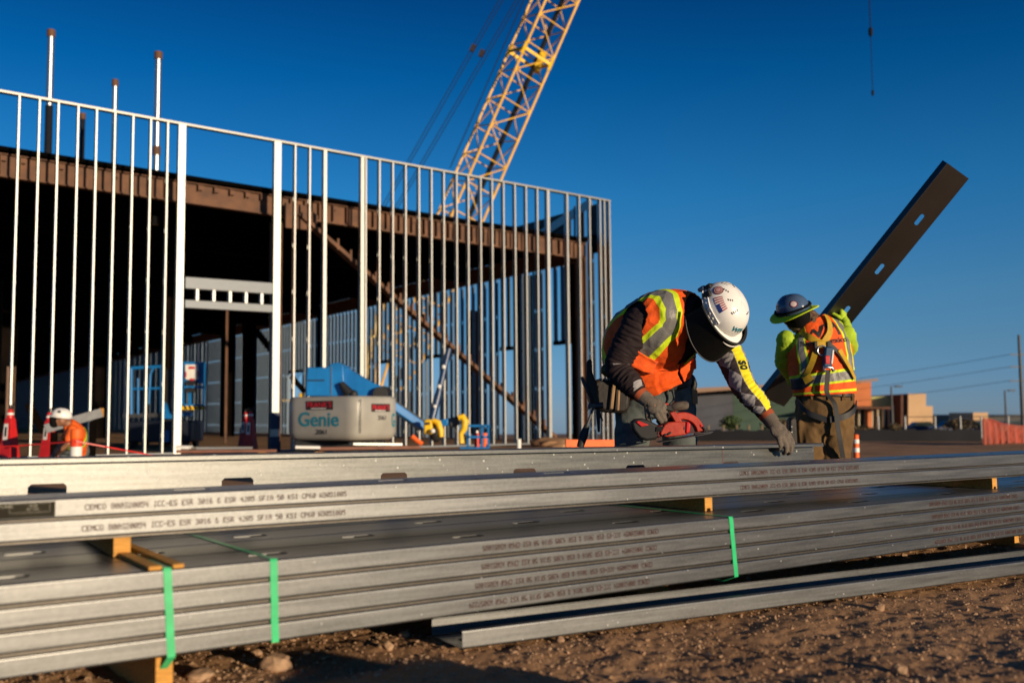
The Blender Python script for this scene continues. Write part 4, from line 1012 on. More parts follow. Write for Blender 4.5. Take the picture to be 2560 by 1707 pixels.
blk('tower_wall', [(2270.5, 1090), (2270.5, 984), (2315, 984), (2315, 1015), (2332, 1015), (2332, 1070), (2270.5, 1070)], BD - 4.5, 14, 'b_tan')
b2 = thing('low_building', 'small tan block on a low dark building near the utility pole', 'building', V((P(2450, 1050, 180).x, 180, far_z(85, 180))))
q = MB(); prism_px(q, [(2433, 1050), (2433, 1031), (2470, 1031), (2470, 1050)], 180, 10); q.build('upper_wall', 'b_tan', b2)
q = MB(); prism_px(q, [(2420, 1090), (2420, 1042), (2433, 1036), (2470, 1040), (2560, 1036), (2640, 1036), (2640, 1090)], 184, 20); q.build('lower_wall', 'sheath', b2)
def car(px, d, col, lb, w=4.4):
    c = P(px, 1070, d); t = thing('parked_car', lb, 'car', V((c.x, d, far_z(c.x, d))), 0, 'cars parked beyond the fence'); m4 = Matrix.Translation((c.x - w / 2, d, far_z(c.x, d)))
    q = MB(); q.prism([(0, .35), (.1, .75), (.9, .92), (w - .9, .95), (w - .05, .8), (w, .4), (w - .3, .25), (.3, .25)], 1.75, m4); q.build('body', col, t, bevel=.06)
    q = MB(); q.prism([(.85, .9), (1.55, 1.42), (3.0, 1.45), (w - .7, .93)], 1.5, m4 @ Matrix.Translation((0, .12, 0))); q.build('cabin_glass', 'glass', t, bevel=.05)
    for x in (.85, w - .85):
        for y in (.05, 1.6): q = MB(); q.tube([m4 @ V((x, y - .06, .33)), m4 @ V((x, y + .16, .33))], .33, 16); q.build('wheel', 'black', t)
M['navy_car'] = mat('navy_paint', (.015, .03, .09), .3)
car(2310, 112, 'navy_car', 'dark car parked under the tan block, behind the fence')
car(2385, 108, 'navy_car', 'navy blue car parked between the fence posts')
car(2535, 110, 'dgrey', 'dark grey car parked behind the orange safety fence')
car(2455, 114, 'dgrey', 'dark car parked left of the orange safety fence')
# street lamps and utility pole
for px, pt, d, lb in ((2228, 966, 90, 'street lamp rising behind the green block'), (2512, 976, 95, 'street lamp standing beside the utility pole')):
    t = P(px, pt, d); lp = thing('street_lamp', lb, 'street lamp', V((t.x, d, far_z(t.x, d))), 0, 'street lamps')
    MB().tube([V((t.x, d, far_z(t.x, d))), t], [.11, .07], 10).build('pole', 'dgrey', lp)
    MB().bar(t, t + V((.45, 0, .02)), .06, .06).build('arm', 'dgrey', lp); MB().box(t + V((.65, 0, 0)), (.65, .3, .14)).build('lamp_head', 'dgrey', lp, bevel=.03)
t = P(2547, 837, 100); up = thing('utility_pole', 'tall wooden utility pole carrying power lines', 'utility pole', V((t.x, 100, far_z(t.x, 100))))
MB().tube([V((t.x, 100, far_z(t.x, 100))), t], [.20, .13], 12).build('pole', 'dgrey', up)
for k, py in enumerate((886, 917, 952)):
    c = P(2547, py, 100); MB().bar(c - V((.9, 0, 0)), c + V((.9, 0, 0)), .12, .12).build('crossarm', 'dgrey', up)
    a = c - V((.7, .1, -.05)); b = P(1500, 980 + k * 18, 260); pts = [a.lerp(b, i / 16) - V((0, 0, 9 * (i / 16) * (1 - i / 16))) for i in range(17)]
    q = MB(); q.tube(pts, .022, 5); tag(q.build('power_line', 'cable'), ('topmost', 'middle', 'lowest')[k] + ' power line sagging away from the utility pole', 'power line', 'power lines')
# small trees and shrubs by the building
M['leaf'] = mat('foliage', (.05, .085, .02), .7, var=.5, scale=3); M['leaf_dry'] = mat('dry_foliage', (.085, .06, .03), .8, var=.5, scale=3); M['bark'] = mat('bark', (.07, .05, .035), .9)
def shrub(px, py, d, w, h, n, m, lb, name='shrub', trunk=.3):
    t = P(px, py, d); z0 = far_z(t.x, d); c = V((t.x, d, z0)); o = thing(name, lb, name, c); r = random.Random(px)
    q = MB(); q.tube([c, c + V((.03, 0, h * .5))], [.07, .03], 7)
    for k in range(5): a = k * 1.26; q.tube([c + V((0, 0, h * trunk)), c + V((math.cos(a) * w * .3, math.sin(a) * w * .3, h * .75))], [.035, .012], 5)
    q.build('trunk', 'bark', o)
    f = MB()
    for k in range(n):
        a, u, rr = r.uniform(0, 6.283), r.uniform(-1, 1), r.random() ** .5; s = math.sqrt(1 - u * u)
        lob = .75 + .35 * math.sin(a * 3 + u * 4)
        p = c + V((math.cos(a) * s * rr * w / 2 * lob, math.sin(a) * s * rr * w / 2 * lob, h * (trunk + .1) + (u * .5 + .5) * h * (1 - trunk) * .95 * (.8 + .2 * rr)))
        e1 = V((r.uniform(-1, 1), r.uniform(-1, 1), r.uniform(-1, 1))).normalized(); e2 = e1.cross(V((r.uniform(-1, 1), r.uniform(-1, 1), .3))).normalized(); l = r.uniform(.05, .11) * (1 + w * .12)
        f.add([p - e1 * l, p + e2 * l * .5, p + e1 * l, p - e2 * l * .5], [(0, 1, 2, 3)])
    f.build('crown', m, o, smooth=0)
shrub(1826, 1060, 60, 1.5, 1.25, 700, 'leaf', 'small bright green young tree before the dark green wall', 'tree')
for i, (px, w, h, lb) in enumerate(((2150, 1.3, .6, 'dry brown shrub under the orange wall'), (2185, 1.2, .5, 'low dry shrub before the glass front'), (2236, 1.4, .7, 'brown shrub before the narrow tan wall'), (1950, 2.6, 1.0, 'reddish dry shrub behind the long arm of the bending worker'), (2400, 2.4, 1.0, 'dusky low bush near the fence posts'))):
    shrub(px, 1060, 56 + i, w, h, 500, 'leaf_dry', lb)
# ------------------------------------------------------------------ people: shared builders
def eval_remesh(mb, voxel, smooth_n=4, fac=0.5):
    me = mb.mesh('tmp'); o = bpy.data.objects.new('tmp', me); COL.objects.link(o)
    r = o.modifiers.new('r', 'REMESH'); r.mode = 'VOXEL'; r.voxel_size = voxel; r.use_smooth_shade = True
    s = o.modifiers.new('s', 'SMOOTH'); s.iterations = smooth_n; s.factor = fac
    dg = bpy.context.evaluated_depsgraph_get(); out = bpy.data.meshes.new_from_object(o.evaluated_get(dg)); bpy.data.objects.remove(o); bpy.data.meshes.remove(me)
    return out
def displace(me, fn):
    n = len(me.vertices); co = np.empty(n * 3); me.vertices.foreach_get('co', co); co = co.reshape(-1, 3)
    no = np.empty(n * 3); me.vertex_normals.foreach_get('vector', no); no = no.reshape(-1, 3)
    d = np.array([fn(V(c)) for c in co]); co += no * d[:, None]; me.vertices.foreach_set('co', co.ravel()); me.update()
def soft(name, mb, m, parent, voxel=0.008, smooth_n=4, wrinkle=None):
    me = eval_remesh(mb, voxel, smooth_n)
    if wrinkle: displace(me, wrinkle)
    me.transform(WM[parent.name].inverted())
    return put(name, me, m, parent, smooth=180)
def wrinkles(amp, sc, ax=None, st=3.0):
    """cloth folds: noise squeezed along an axis"""
    ax = V(ax).normalized() if ax is not None else None
    def f(c):
        q = c * sc
        if ax is not None: q = q + ax * (q.dot(ax) * (st - 1))
        return amp * (noise.noise(q) + .5 * (1 - 2 * abs(noise.noise(q * 1.9 + V((3, 1, 2))))) - .1)
    return f
def catmull(ps, t):
    n = len(ps) - 1; x = min(max(t * n, 0), n - 1e-6); i = int(x); f = x - i
    p0, p1, p2, p3 = ps[max(i - 1, 0)], ps[i], ps[i + 1], ps[min(i + 2, n)]
    return (p1 * 2 + (p2 - p0) * f + (p0 * 2 - p1 * 5 + p2 * 4 - p3) * f * f + (p1 * 3 - p0 - p2 * 3 + p3) * f ** 3) * 0.5
class Torso:
    def __init__(s, rings, n=2.4): s.c = [r[0] for r in rings]; s.l = [V(r[1]).normalized() for r in rings]; s.a = [r[2] for r in rings]; s.b = [r[3] for r in rings]; s.n = n
    def frame(s, u):
        c = catmull(s.c, u); t = (catmull(s.c, min(1, u + .02)) - catmull(s.c, max(0, u - .02))).normalized()
        l = catmull(s.l, u); f = l.cross(t).normalized(); l = t.cross(f).normalized()
        return c, l, f, t, catmull(s.a, u), catmull(s.b, u)
    def surf(s, u, v, off=0.0):                # v in degrees from the front towards the person's left
        c, l, f, t, a, b = s.frame(u); w = R(v); e = 2 / s.n
        sg = lambda x: math.copysign(abs(x) ** e, x)
        return c + l * ((a + off) * sg(math.sin(w))) + f * ((b + off) * sg(math.cos(w)))
    def closed(s, mb, nu=40, nv=40, off=0.0, u0=0, u1=1):
        vs = [s.surf(u0 + (u1 - u0) * i / nu, 360 * j / nv, off) for i in range(nu + 1) for j in range(nv)]
        fs = [(i * nv + j, i * nv + (j + 1) % nv, (i + 1) * nv + (j + 1) % nv, (i + 1) * nv + j) for i in range(nu) for j in range(nv)]
        fs += [tuple(range(nv - 1, -1, -1)), tuple(range(nu * nv, (nu + 1) * nv))]
        mb.add(vs, fs)
    def shell(s, name, parent, mats, u0, u1, nu, nv, off, cell, wr=None, thick=.004, v0=0, v1=360, dist=None, flat=False):
        full = (v1 - v0) >= 360; m = nv if full else nv + 1
        vs = []; at = []
        for i in range(nu + 1):
            for j in range(m):
                u = u0 + (u1 - u0) * i / nu; v = v0 + (v1 - v0) * j / nv; o_ = off(u, v) if callable(off) else off
                p = s.surf(u, v, o_)
                if wr:
                    q = s.surf(u, v, o_ + .01) - p; p = p + q.normalized() * wr(p)
                vs.append(p)
                if dist: at.append(dist(u, (v + 180) % 360 - 180))
        fs = []; mi = []
        for i in range(nu):
            for j in range(nv):
                u = u0 + (u1 - u0) * (i + .5) / nu; v = v0 + (v1 - v0) * (j + .5) / nv; v = (v + 180) % 360 - 180
                k = cell(u, v, vs[i * m + j])
                if k is None: continue
                j2 = (j + 1) % m if full else j + 1
                fs.append((i * m + j, i * m + j2, (i + 1) * m + j2, (i + 1) * m + j)); mi.append(k)
        mb = MB(); mb.add(vs, fs); mb.mi = mi
        o = mb.build(name, mats, parent, smooth=0 if flat else 180)
        if dist: a_ = o.data.attributes.new('sd', 'FLOAT', 'POINT'); a_.data.foreach_set('value', at)
        if thick: q = o.modifiers.new('cloth', 'SOLIDIFY'); q.thickness = thick; q.offset = -1
        return o
def attr_mat(name, build):
    m = mat(name, (.5, .5, .5), .75, var=.12, scale=25, bump=.22, bscale=90); nt = m.node_tree; n = nt.nodes; l = nt.links
    def at(k): q = n.new('ShaderNodeAttribute'); q.attribute_name = k; return q.outputs['Fac']
    def mth(op, a, b=0.0, c=None):
        q = n.new('ShaderNodeMath'); q.operation = op
        for i, s_ in enumerate((a, b) + ((c,) if c is not None else ())):
            if isinstance(s_, (int, float)): q.inputs[i].default_value = s_
            else: l.new(s_, q.inputs[i])
        return q.outputs[0]
    def mix(f, a, b):
        q = n.new('ShaderNodeMix'); q.data_type = 'RGBA'
        if isinstance(f, (int, float)): q.inputs[0].default_value = f
        else: l.new(f, q.inputs[0])
        for i, s_ in ((6, a), (7, b)):
            if isinstance(s_, tuple): q.inputs[i].default_value = (*s_, 1)
            else: l.new(s_, q.inputs[i])
        return q.outputs[2]
    col, rough = build(at, mth, mix)
    ramp = [q for q in n if q.type == 'VALTORGB'][0]; ramp.color_ramp.elements[0].color = (.84, .84, .84, 1); ramp.color_ramp.elements[1].color = (1.1, 1.1, 1.1, 1)
    mu = n.new('ShaderNodeMix'); mu.data_type = 'RGBA'; mu.blend_type = 'MULTIPLY'; mu.inputs[0].default_value = 1
    l.new(col, mu.inputs[6]); l.new(ramp.outputs[0], mu.inputs[7]); l.new(mu.outputs[2], n['Principled BSDF'].inputs['Base Color'])
    if rough is not None: l.new(rough, n['Principled BSDF'].inputs['Roughness'])
    return m
def _vest(at, mth, mix):
    d = at('sd'); lime = mth('LESS_THAN', d, .052); grey = mth('LESS_THAN', d, .028)
    return mix(grey, mix(lime, (.86, .10, .004), (.62, .80, .012)), (.18, .175, .17)), mth('SUBTRACT', .78, mth('MULTIPLY', grey, .33))
M['vest'] = attr_mat('vest_cloth', _vest)
def _jersey(at, mth, mix):
    u, v = at('su'), at('sv'); a = mth('FLOOR', mth('ADD', mth('MULTIPLY', u, 5.4), mth('DIVIDE', v, 88.0))); b = mth('FLOOR', mth('SUBTRACT', mth('MULTIPLY', u, 5.4), mth('DIVIDE', v, 88.0)))
    par = mth('ABSOLUTE', mth('MODULO', mth('ADD', a, b), 2.0)); base = mix(mth('GREATER_THAN', par, .5), (.30, .28, .29), (.034, .022, .025))
    inn = mth('LESS_THAN', mth('ABSOLUTE', mth('SUBTRACT', v, 21.0)), 25.0); edge = mth('LESS_THAN', mth('ABSOLUTE', mth('SUBTRACT', v, 18.5)), 29.5)
    return mix(inn, mix(edge, base, (.30, .28, .29)), (.80, .70, .008)), None
M['jersey'] = attr_mat('jersey_cloth', _jersey)
def sleeve(name, parent, pts, rs, mats, cell, ref, nu=110, nv=56, wr=0.004, fold=46.0, cap=True):
    """cloth tube along joints; cell(u, v_deg) picks the colour patch"""
    vs = []; ref = V(ref)
    for i in range(nu + 1):
        u = i / nu; c = catmull(pts, u); t = (catmull(pts, min(1, u + .02)) - catmull(pts, max(0, u - .02))).normalized(); r = catmull(rs, u)
        a = (ref - t * ref.dot(t)).normalized(); b = t.cross(a)
        for j in range(nv):
            w = 2 * math.pi * j / nv; d = a * math.cos(w) + b * math.sin(w)
            fl = noise.noise(V((u * fold, math.cos(w) * 1.3 + u * 5, math.sin(w) * 1.3))); fl2 = 1 - 2 * abs(noise.noise(V((u * fold * .5 + 9, math.cos(w) * .9 - u * 6, math.sin(w) * .9))))
            vs.append(c + d * (r + wr * (fl + .8 * fl2)))
    fs = []; mi = []
    for i in range(nu):
        for j in range(nv):
            v = (360 * (j + .5) / nv + 180) % 360 - 180
            fs.append((i * nv + j, i * nv + (j + 1) % nv, (i + 1) * nv + (j + 1) % nv, (i + 1) * nv + j)); mi.append(cell((i + .5) / nu, v))
    fs += [tuple(range(nv - 1, -1, -1)), tuple(range(nu * nv, (nu + 1) * nv))]; mi += [mi[0], mi[-1]]
    mb = MB(); mb.add(vs, fs); mb.mi = mi
    o = mb.build(name, mats, parent, smooth=180)
    a1 = o.data.attributes.new('su', 'FLOAT', 'POINT'); a1.data.foreach_set('value', [i / nu for i in range(nu + 1) for j in range(nv)])
    a2 = o.data.attributes.new('sv', 'FLOAT', 'POINT'); a2.data.foreach_set('value', [((360 * j / nv + 180) % 360 - 180) for i in range(nu + 1) for j in range(nv)])
    return o
def hand(name, parent, wrist, dirv, backn, thumb, curls, m, scale=1.0, spread=1.0, fat=1.15, thumb_curl=0.0, voxel=0.0035, cuff=None):
    Y = V(dirv).normalized(); Z = V(backn); Z = (Z - Y * Z.dot(Y)).normalized(); X = Y.cross(Z)
    T = lambda x, y, z: V(wrist) + (X * x + Y * y + Z * z) * scale
    mb = MB(); s = scale; rot = Matrix((X, Y, Z)).transposed()
    mb.chain([T(0, -.045, 0), T(0, 0, 0), T(0, .03, 0)], [.031 * s, .029 * s, .028 * s], 14)
    mb.ball(T(.0, .052, .0), (.043 * s, .050 * s, .0175 * s * fat), 18, 12, rot)
    mb.ball(T(.020 * thumb, .035, -.010), (.022 * s, .034 * s, .018 * s), 14, 9, rot)
    for k in range(4): mb.ball(T((.030, .010, -.010, -.028)[k] * thumb, .086 - .004 * abs(k - 1), .004), .0125 * s * fat, 12, 8)
    bx = (.0305, .0105, -.0095, -.0285); by = (.084, .089, .085, .077); ln = ((.042, .026, .021), (.046, .029, .022), (.042, .027, .021), (.033, .021, .019))
    for k in range(4):
        c1, c2, c3 = curls[k] if isinstance(curls[0], (tuple, list)) else curls
        p = T(bx[k] * thumb, by[k], 0); pts = [p]; ang = 0; sp = (.10, .03, -.04, -.12)[k] * thumb * spread
        for L, c_ in zip(ln[k], (c1, c2, c3)):
            ang += R(c_); d = X * math.sin(sp) * math.cos(ang) + Y * math.cos(sp) * math.cos(ang) - Z * math.sin(ang); p = p + d.normalized() * L * s; pts.append(p)
        r0 = (.0098, .0102, .0098, .0088)[k] * fat * s
        mb.chain(pts, [r0 * 1.08, r0, r0 * .95, r0 * .86], 12)
    p = T(.026 * thumb, .022, -.008); d = (X * .72 * thumb + Y * .66 - Z * (.25 + thumb_curl)).normalized(); pts = [p]
    for k, L in enumerate((.040, .031, .025)):
        p = p + d * L * s; pts.append(p); d = (d + Y * .22 - Z * (.12 + thumb_curl * .6) - X * thumb * thumb_curl * .3).normalized()
    mb.chain(pts, [.0135 * fat * s, .0118 * fat * s, .0108 * fat * s, .0092 * fat * s], 12)
    o = soft(name, mb, m, parent, voxel * s, 3, wrinkles(.0012, 60))
    return o, T
def stripe_d(u, v, sh, k=.62):
    best = 9
    for sg in (-1, 1):
        ln = [(.30, 40), (.72, 42), (.80, 58), (.835, 90), (.80, 122), (.72, 134), (.30, 132)]
        x = (v - sh) * sg
        for (u0, v0), (u1, v1) in zip(ln, ln[1:]):
            ax_, ay = (u0 - u) * k, (v0 - x) * .0028; bx_, by = (u1 - u) * k, (v1 - x) * .0028
            dx, dy = bx_ - ax_, by - ay; t = max(0, min(1, -(ax_ * dx + ay * dy) / (dx * dx + dy * dy + 1e-9))); best = min(best, math.hypot(ax_ + dx * t, ay + dy * t))
    return best
class Hat:
    def __init__(s, c, up, front, a=.113, b=.138, h=.118):
        s.c = V(c); s.u = V(up).normalized(); f = V(front); s.f = (f - s.u * f.dot(s.u)).normalized(); s.l = s.u.cross(s.f); s.a, s.b, s.h = a, b, h
    def pt(s, az, el, off=0.0):                 # az from the front towards the left, el up from the rim (degrees)
        A, E = R(az), R(el); ce = max(0, math.cos(E)) ** .82; se = math.sin(E) ** .9 if el > 0 else math.sin(E)
        k = 1 + off / .12; zz_ = abs((az + 180) % 360 - 180)
        rid = math.exp(-(zz_ / 22) ** 2) + math.exp(-((180 - zz_) / 22) ** 2); up = .004 * rid * math.sin(E) ** 2 if el > 0 else 0
        return s.c + (s.l * (s.a * ce * math.sin(A)) + s.f * (s.b * ce * math.cos(A)) + s.u * (s.h * se + up)) * k
    def dome(s, parent, m, name='shell', na=72, ne=22):
        mb = MB(); vs = []; fs = []
        for i in range(ne + 1):
            for j in range(na):
                el = 89.5 * i / ne; az = 360 * j / na; p = s.pt(az, el)
                vs.append(p)
        for i in range(ne):
            for j in range(na): fs.append((i * na + j, i * na + (j + 1) % na, (i + 1) * na + (j + 1) % na, (i + 1) * na + j))
        fs.append(tuple(range(ne * na, (ne + 1) * na))); mb.add(vs, fs)
        o = mb.build(name, m, parent, smooth=180); q = o.modifiers.new('t', 'SOLIDIFY'); q.thickness = .003; q.offset = -1
        return o
    def brim(s, parent, m, name='brim', ext=lambda az: .01, dz=lambda az: 0, na=90, thick=.004, z0=0.0):
        mb = MB(); vs = []; k = 5
        for i in range(k):
            for j in range(na):
                az = 360 * j / na; A = R(az); base = s.l * (s.a * math.sin(A)) + s.f * (s.b * math.cos(A)); d = base.normalized(); t = i / (k - 1); z = (az + 180) % 360 - 180
                vs.append(s.c + base * .985 + d * ext(z) * t + s.u * (z0 + dz(z) * t - .004 * t))
        fs = [(i * na + j, i * na + (j + 1) % na, (i + 1) * na + (j + 1) % na, (i + 1) * na + j) for i in range(k - 1) for j in range(na)]
        mb.add(vs, fs); o = mb.build(name, m, parent, smooth=180); q = o.modifiers.new('t', 'SOLIDIFY'); q.thickness = thick; q.offset = 0
        return o
    def patch(s, parent, m, name, az0, az1, el0, el1, cell=None, n=(26, 20), off=.0016):
        mb = MB(); vs = [s.pt(az0 + (az1 - az0) * i / n[0], el0 + (el1 - el0) * j / n[1], off) for i in range(n[0] + 1) for j in range(n[1] + 1)]; fs = []; mi = []
        for i in range(n[0]):
            for j in range(n[1]):
                k = cell((i + .5) / n[0], (j + .5) / n[1]) if cell else 0
                if k is None: continue
                q = i * (n[1] + 1) + j; fs.append((q, q + n[1] + 1, q + n[1] + 2, q + 1)); mi.append(k)
        mb.add(vs, fs); mb.mi = mi
        return mb.build(name, m, parent, smooth=180)
    def text(s, parent, m, txt, az, el, size, name='lettering', bold=.02):
        tv, tf = dense(*text_verts(txt, size, 'CENTER', bold)); mb = MB(); rad = (s.a + s.b) / 2
        mb.add([s.pt(az + math.degrees(v.x / (rad * math.cos(R(el)))), el + math.degrees(v.y / s.h) * .85, .0018) for v in tv], tf)
        return mb.build(name, m, parent, smooth=0)
def torso_text(T, txt, size, u, v, off, m, parent, name='lettering', bold=.02, du=1.0, dv=1.0, wr=None):
    tv, tf = dense(*text_verts(txt, size, 'CENTER', bold), 2); c, l, f, t, a, b = T.frame(u)
    ul = (catmull(T.c, min(1, u + .05)) - catmull(T.c, u - .05)).length / .1; arc = a
    mb = MB(); ps = []
    for w in tv:
        uu = u + w.y / ul; vv = v + math.degrees(w.x / arc) * dv; p = T.surf(uu, vv, off)
        if wr: p = p + (T.surf(uu, vv, off + .01) - p).normalized() * wr(p)
        ps.append(p)
    mb.add(ps, tf); return mb.build(name, m, parent, smooth=0)
def head(parent, mb, c, up, front):
    """head with face: added into the body mesh"""
    U = V(up).normalized(); F = V(front); F = (F - U * F.dot(U)).normalized(); L = U.cross(F); rot = Matrix((L, F, U)).transposed(); T = lambda l, f, u: V(c) + L * l + F * f + U * u
    mb.ball(c, (.075, .095, .115), 20, 14, rot); mb.ball(T(0, .02, -.065), (.056, .07, .055), 16, 10, rot)
    mb.ball(T(0, .075, -.095), (.022, .02, .018), 10, 8, rot)
    mb.chain([T(0, .095, .01), T(0, .118, -.028)], [.009, .015], 10); mb.ball(T(0, .088, .022), (.05, .016, .010), 12, 8, rot)
    for sg in (-1, 1):
        mb.ball(T(sg * .077, -.005, -.01), (.010, .022, .034), 10, 8, rot); mb.ball(T(sg * .045, .062, -.03), (.022, .02, .02), 10, 8, rot)
    mb.ball(T(0, .092, -.06), (.026, .010, .007), 10, 8, rot); mb.ball(T(0, .090, -.072), (.022, .010, .007), 10, 8, rot)
    return T

M['skin'] = mat('skin', (.30, .14, .08), .55, var=.12, scale=20)
M['vest_or'] = mat('vest_orange', (.86, .10, .004), .75, var=.14, scale=25, bump=.25, bscale=90, sheen=.1)
M['vest_lime'] = mat('vest_lime', (.62, .80, .012), .7, var=.1, scale=30, bump=.15, bscale=90)
M['vest_grey'] = mat('vest_reflective', (.17, .165, .16), .45, var=.15, scale=18, bump=.2, bscale=60)
M['plum'] = mat('plum_jersey', (.020, .012, .014), .8, var=.25, scale=14, bump=.25, bscale=60, spec=.25)
M['ash'] = mat('grey_jersey', (.30, .28, .29), .8, var=.1, scale=20, bump=.2, bscale=70)
M['jersey_y'] = mat('yellow_jersey', (.80, .70, .008), .75, var=.08, scale=20, bump=.2, bscale=70)
M['denim'] = mat('denim', (.045, .058, .06), .85, col2=(.125, .145, .14), scale=9, bump=.5, bscale=240)
M['duck'] = mat('brown_canvas', (.085, .045, .014), .88, col2=(.17, .095, .032), scale=7, bump=.35, bscale=120)
M['glove'] = mat('work_glove', (.09, .072, .058), .85, col2=(.165, .135, .11), scale=30, bump=.35, bscale=160)
M['cuff_or'] = mat('glove_cuff_orange', (.30, .06, .02), .85)
M['boot'] = mat('boot_leather', (.06, .035, .02), .7, var=.2)
M['hat_w'] = mat('hat_white', (.80, .79, .77), .28, var=.05, scale=14, bump=.02)
M['mesh_blk'] = mat('visor_mesh', (.004, .004, .004), .7, var=.3, scale=40, spec=.25)
M['hivis'] = mat('lime_shirt', (.36, .52, .02), .8, var=.15, scale=14, bump=.25, bscale=60)
M['hat_b'] = mat('hat_blue_grey', (.06, .10, .18), .18, var=.1, scale=8)
M['hood'] = mat('black_hood', (.006, .006, .007), .9, var=.3, scale=14, spec=.1)
M['leather'] = mat('pouch_leather', (.016, .012, .011), .55, var=.3, scale=12, bump=.2)
M['tan_edge'] = mat('tan_webbing', (.30, .18, .09), .8, var=.2, scale=20)

# ------------------------------------------------------------------ the worker bending over the beam
def worker_bending():
    base = P(1645, 1100, 5.3); gz = ground_z(base.x, base.y)
    w = thing('person', 'worker in orange vest, white hard hat and dark face shield bending over the long beam', 'person', (base.x, base.y, gz))
    Ls = V((.80, .45, -.28)); Lh = V((.97, .1, -.05))
    rg = [(P(1640, 1000, 5.32), Lh, .178, .128), (P(1640, 945, 5.27), Lh, .172, .125), (P(1622, 902, 5.2), V((.93, .24, -.1)), .198, .148), (P(1622, 858, 5.12), V((.84, .42, -.18)), .210, .155),
          (P(1656, 826, 5.02), Ls, .200, .142), (P(1690, 802, 4.97), Ls, .186, .116), (P(1722, 790, 4.93), Ls, .13, .095), (P(1752, 786, 4.89), Ls, .068, .07)]
    T = Torso(rg)
    sR, eR = P(1604, 800, 4.93), P(1551, 915, 4.93)
    sL, eL = P(1795, 842, 5.08), P(1853, 964, 4.93)
    kn = B_at(1957, -.004, .036)                # left knuckles rest over the lip of the beam
    dL = V((.50, -.34, -.78)).normalized(); bL = V((.25, -.86, .42)); wL = kn - dL * .088
    wR = P(1618, 1000, 4.86); dR = V((.72, -.30, -.62)); bR = V((-.25, -.86, .44))
    hipL, hipR = P(1690, 1005, 5.29), P(1590, 1008, 5.33); kL, kR = P(1706, 1175, 5.22), P(1571, 1175, 5.22); aL = V((kL.x + .03, 5.36, gz + .09)); aR = V((kR.x - .01, 5.38, gz + .09))
    hc = P(1805, 777, 4.80); hu, hf = V((.578, -.72, .38)), V((.30, -.25, -.92)); H = Hat(hc, hu, hf, .116, .140, .122)
    # body: one continuous surface
    mb = MB(); T.closed(mb, 30, 30, -.022)
    hcen = H.c - H.u * .035; head(w, mb, hcen, H.u, H.f); mb.chain([rg[6][0], rg[7][0], hcen - H.u * .05 - H.f * .04], [.07, .055, .055])
    mb.chain([sR, eR, wR, wR + dR.normalized() * .06], [.055, .042, .028, .024]); mb.chain([sL, eL, wL, wL + dL * .06], [.055, .042, .028, .024])
    for h_, k_, a_ in ((hipL, kL, aL), (hipR, kR, aR)): mb.chain([h_, k_, a_, a_ + V((0, -.12, -.04))], [.08, .06, .045, .035])
    soft('body', mb, 'skin', w, .011, 4)
    # shirt
    mb = MB(); T.closed(mb, 36, 40, .002, 0.05, 1.0); mb.chain([sR, sR.lerp(eR, .25)], [.078, .074]); mb.chain([sL, sL.lerp(eL, .25)], [.076, .068])
    mb.chain([rg[6][0], rg[7][0], hcen - H.u * .06 - H.f * .04], [.085, .07, .07])
    soft('shirt', mb, 'plum', w, .009, 5, wrinkles(.006, 14))
    mb = MB(); mb.ball(hcen - H.u * .01, (.094, .108, .13), 18, 12, Matrix((H.l, H.f, H.u)).transposed()); mb.chain([hcen - H.u * .03, rg[7][0]], [.085, .08]); soft('hood', mb, 'hood', w, .008, 3)
    # sleeves
    def cellR(u, v):
        if u > .93: return 2
        if u > .80 and -20 < v < 95 and (v - 35) * .0022 + .84 < u + .04 * math.sin(R(v * 4)): return 1
        if abs(u - .50) < .012 and -30 < v < 60: return 1
        return 0
    sleeve('sleeve', w, [sR, sR.lerp(eR, .5) + V((-.008, 0, .01)), eR + V((-.012, .01, -.002)), eR.lerp(wR, .5) + V((-.012, 0, -.006)), wR - dR.normalized() * .055], [.082, .074, .062, .057, .040], ['plum', 'ash', 'plum'], cellR, (.5, -.8, .3), wr=.0065, fold=60)
    pL = [sL, sL.lerp(eL, .5) + V((.012, 0, .008)), eL + V((.010, 0, 0)), eL.lerp(wL, .5) + V((.008, 0, .004)), wL - dL * .075]
    sleeve('patterned_sleeve', w, pL, [.078, .070, .060, .053, .040], ['jersey'], lambda u, v: 0, (.62, -.62, .42), wr=.0045, fold=60)
    tv, tf = dense(*text_verts('S0', .046, 'LEFT', .03), 2); ps = []
    for q in tv:
        u = .34 + q.x / .57; v = 24 - math.degrees((q.y - .017) / .068); c = catmull(pL, u); t = (catmull(pL, min(1, u + .02)) - catmull(pL, u - .02)).normalized(); r = catmull([.078, .070, .060, .053, .040], u) + .0085
        rf = V((.62, -.62, .42)); a = (rf - t * rf.dot(t)).normalized(); b = t.cross(a); ps.append(c + (a * math.cos(R(v)) + b * math.sin(R(v))) * r)
    MB().add(ps, tf).build('sleeve_lettering', 'black', w, smooth=0)
    # vest
    def cellV(u, v, p):
        if (p - sR).length < .098 - .02 * (u > .75) or (p - sL).length < .10: return None
        vo_ = ((v - 30) + 180) % 360 - 180
        if abs(vo_) < 2 + max(0, (u - .44)) * 68: return None
        if u > .93: return None
        if u < .165 + .075 * smoothstep(15, 70, vo_): return None
        return 0
    def distV(u, v):
        vo_ = ((v - 16) + 180) % 360 - 180; d = abs(u - .315) * .62 + .12 * (smoothstep(-62, -52, vo_) - smoothstep(70, 80, vo_))
        return min(d, stripe_d(u, vo_, 0) + (.12 * smoothstep(.535, .515, u) if abs(vo_) < 90 else 0)) if u > .28 else d
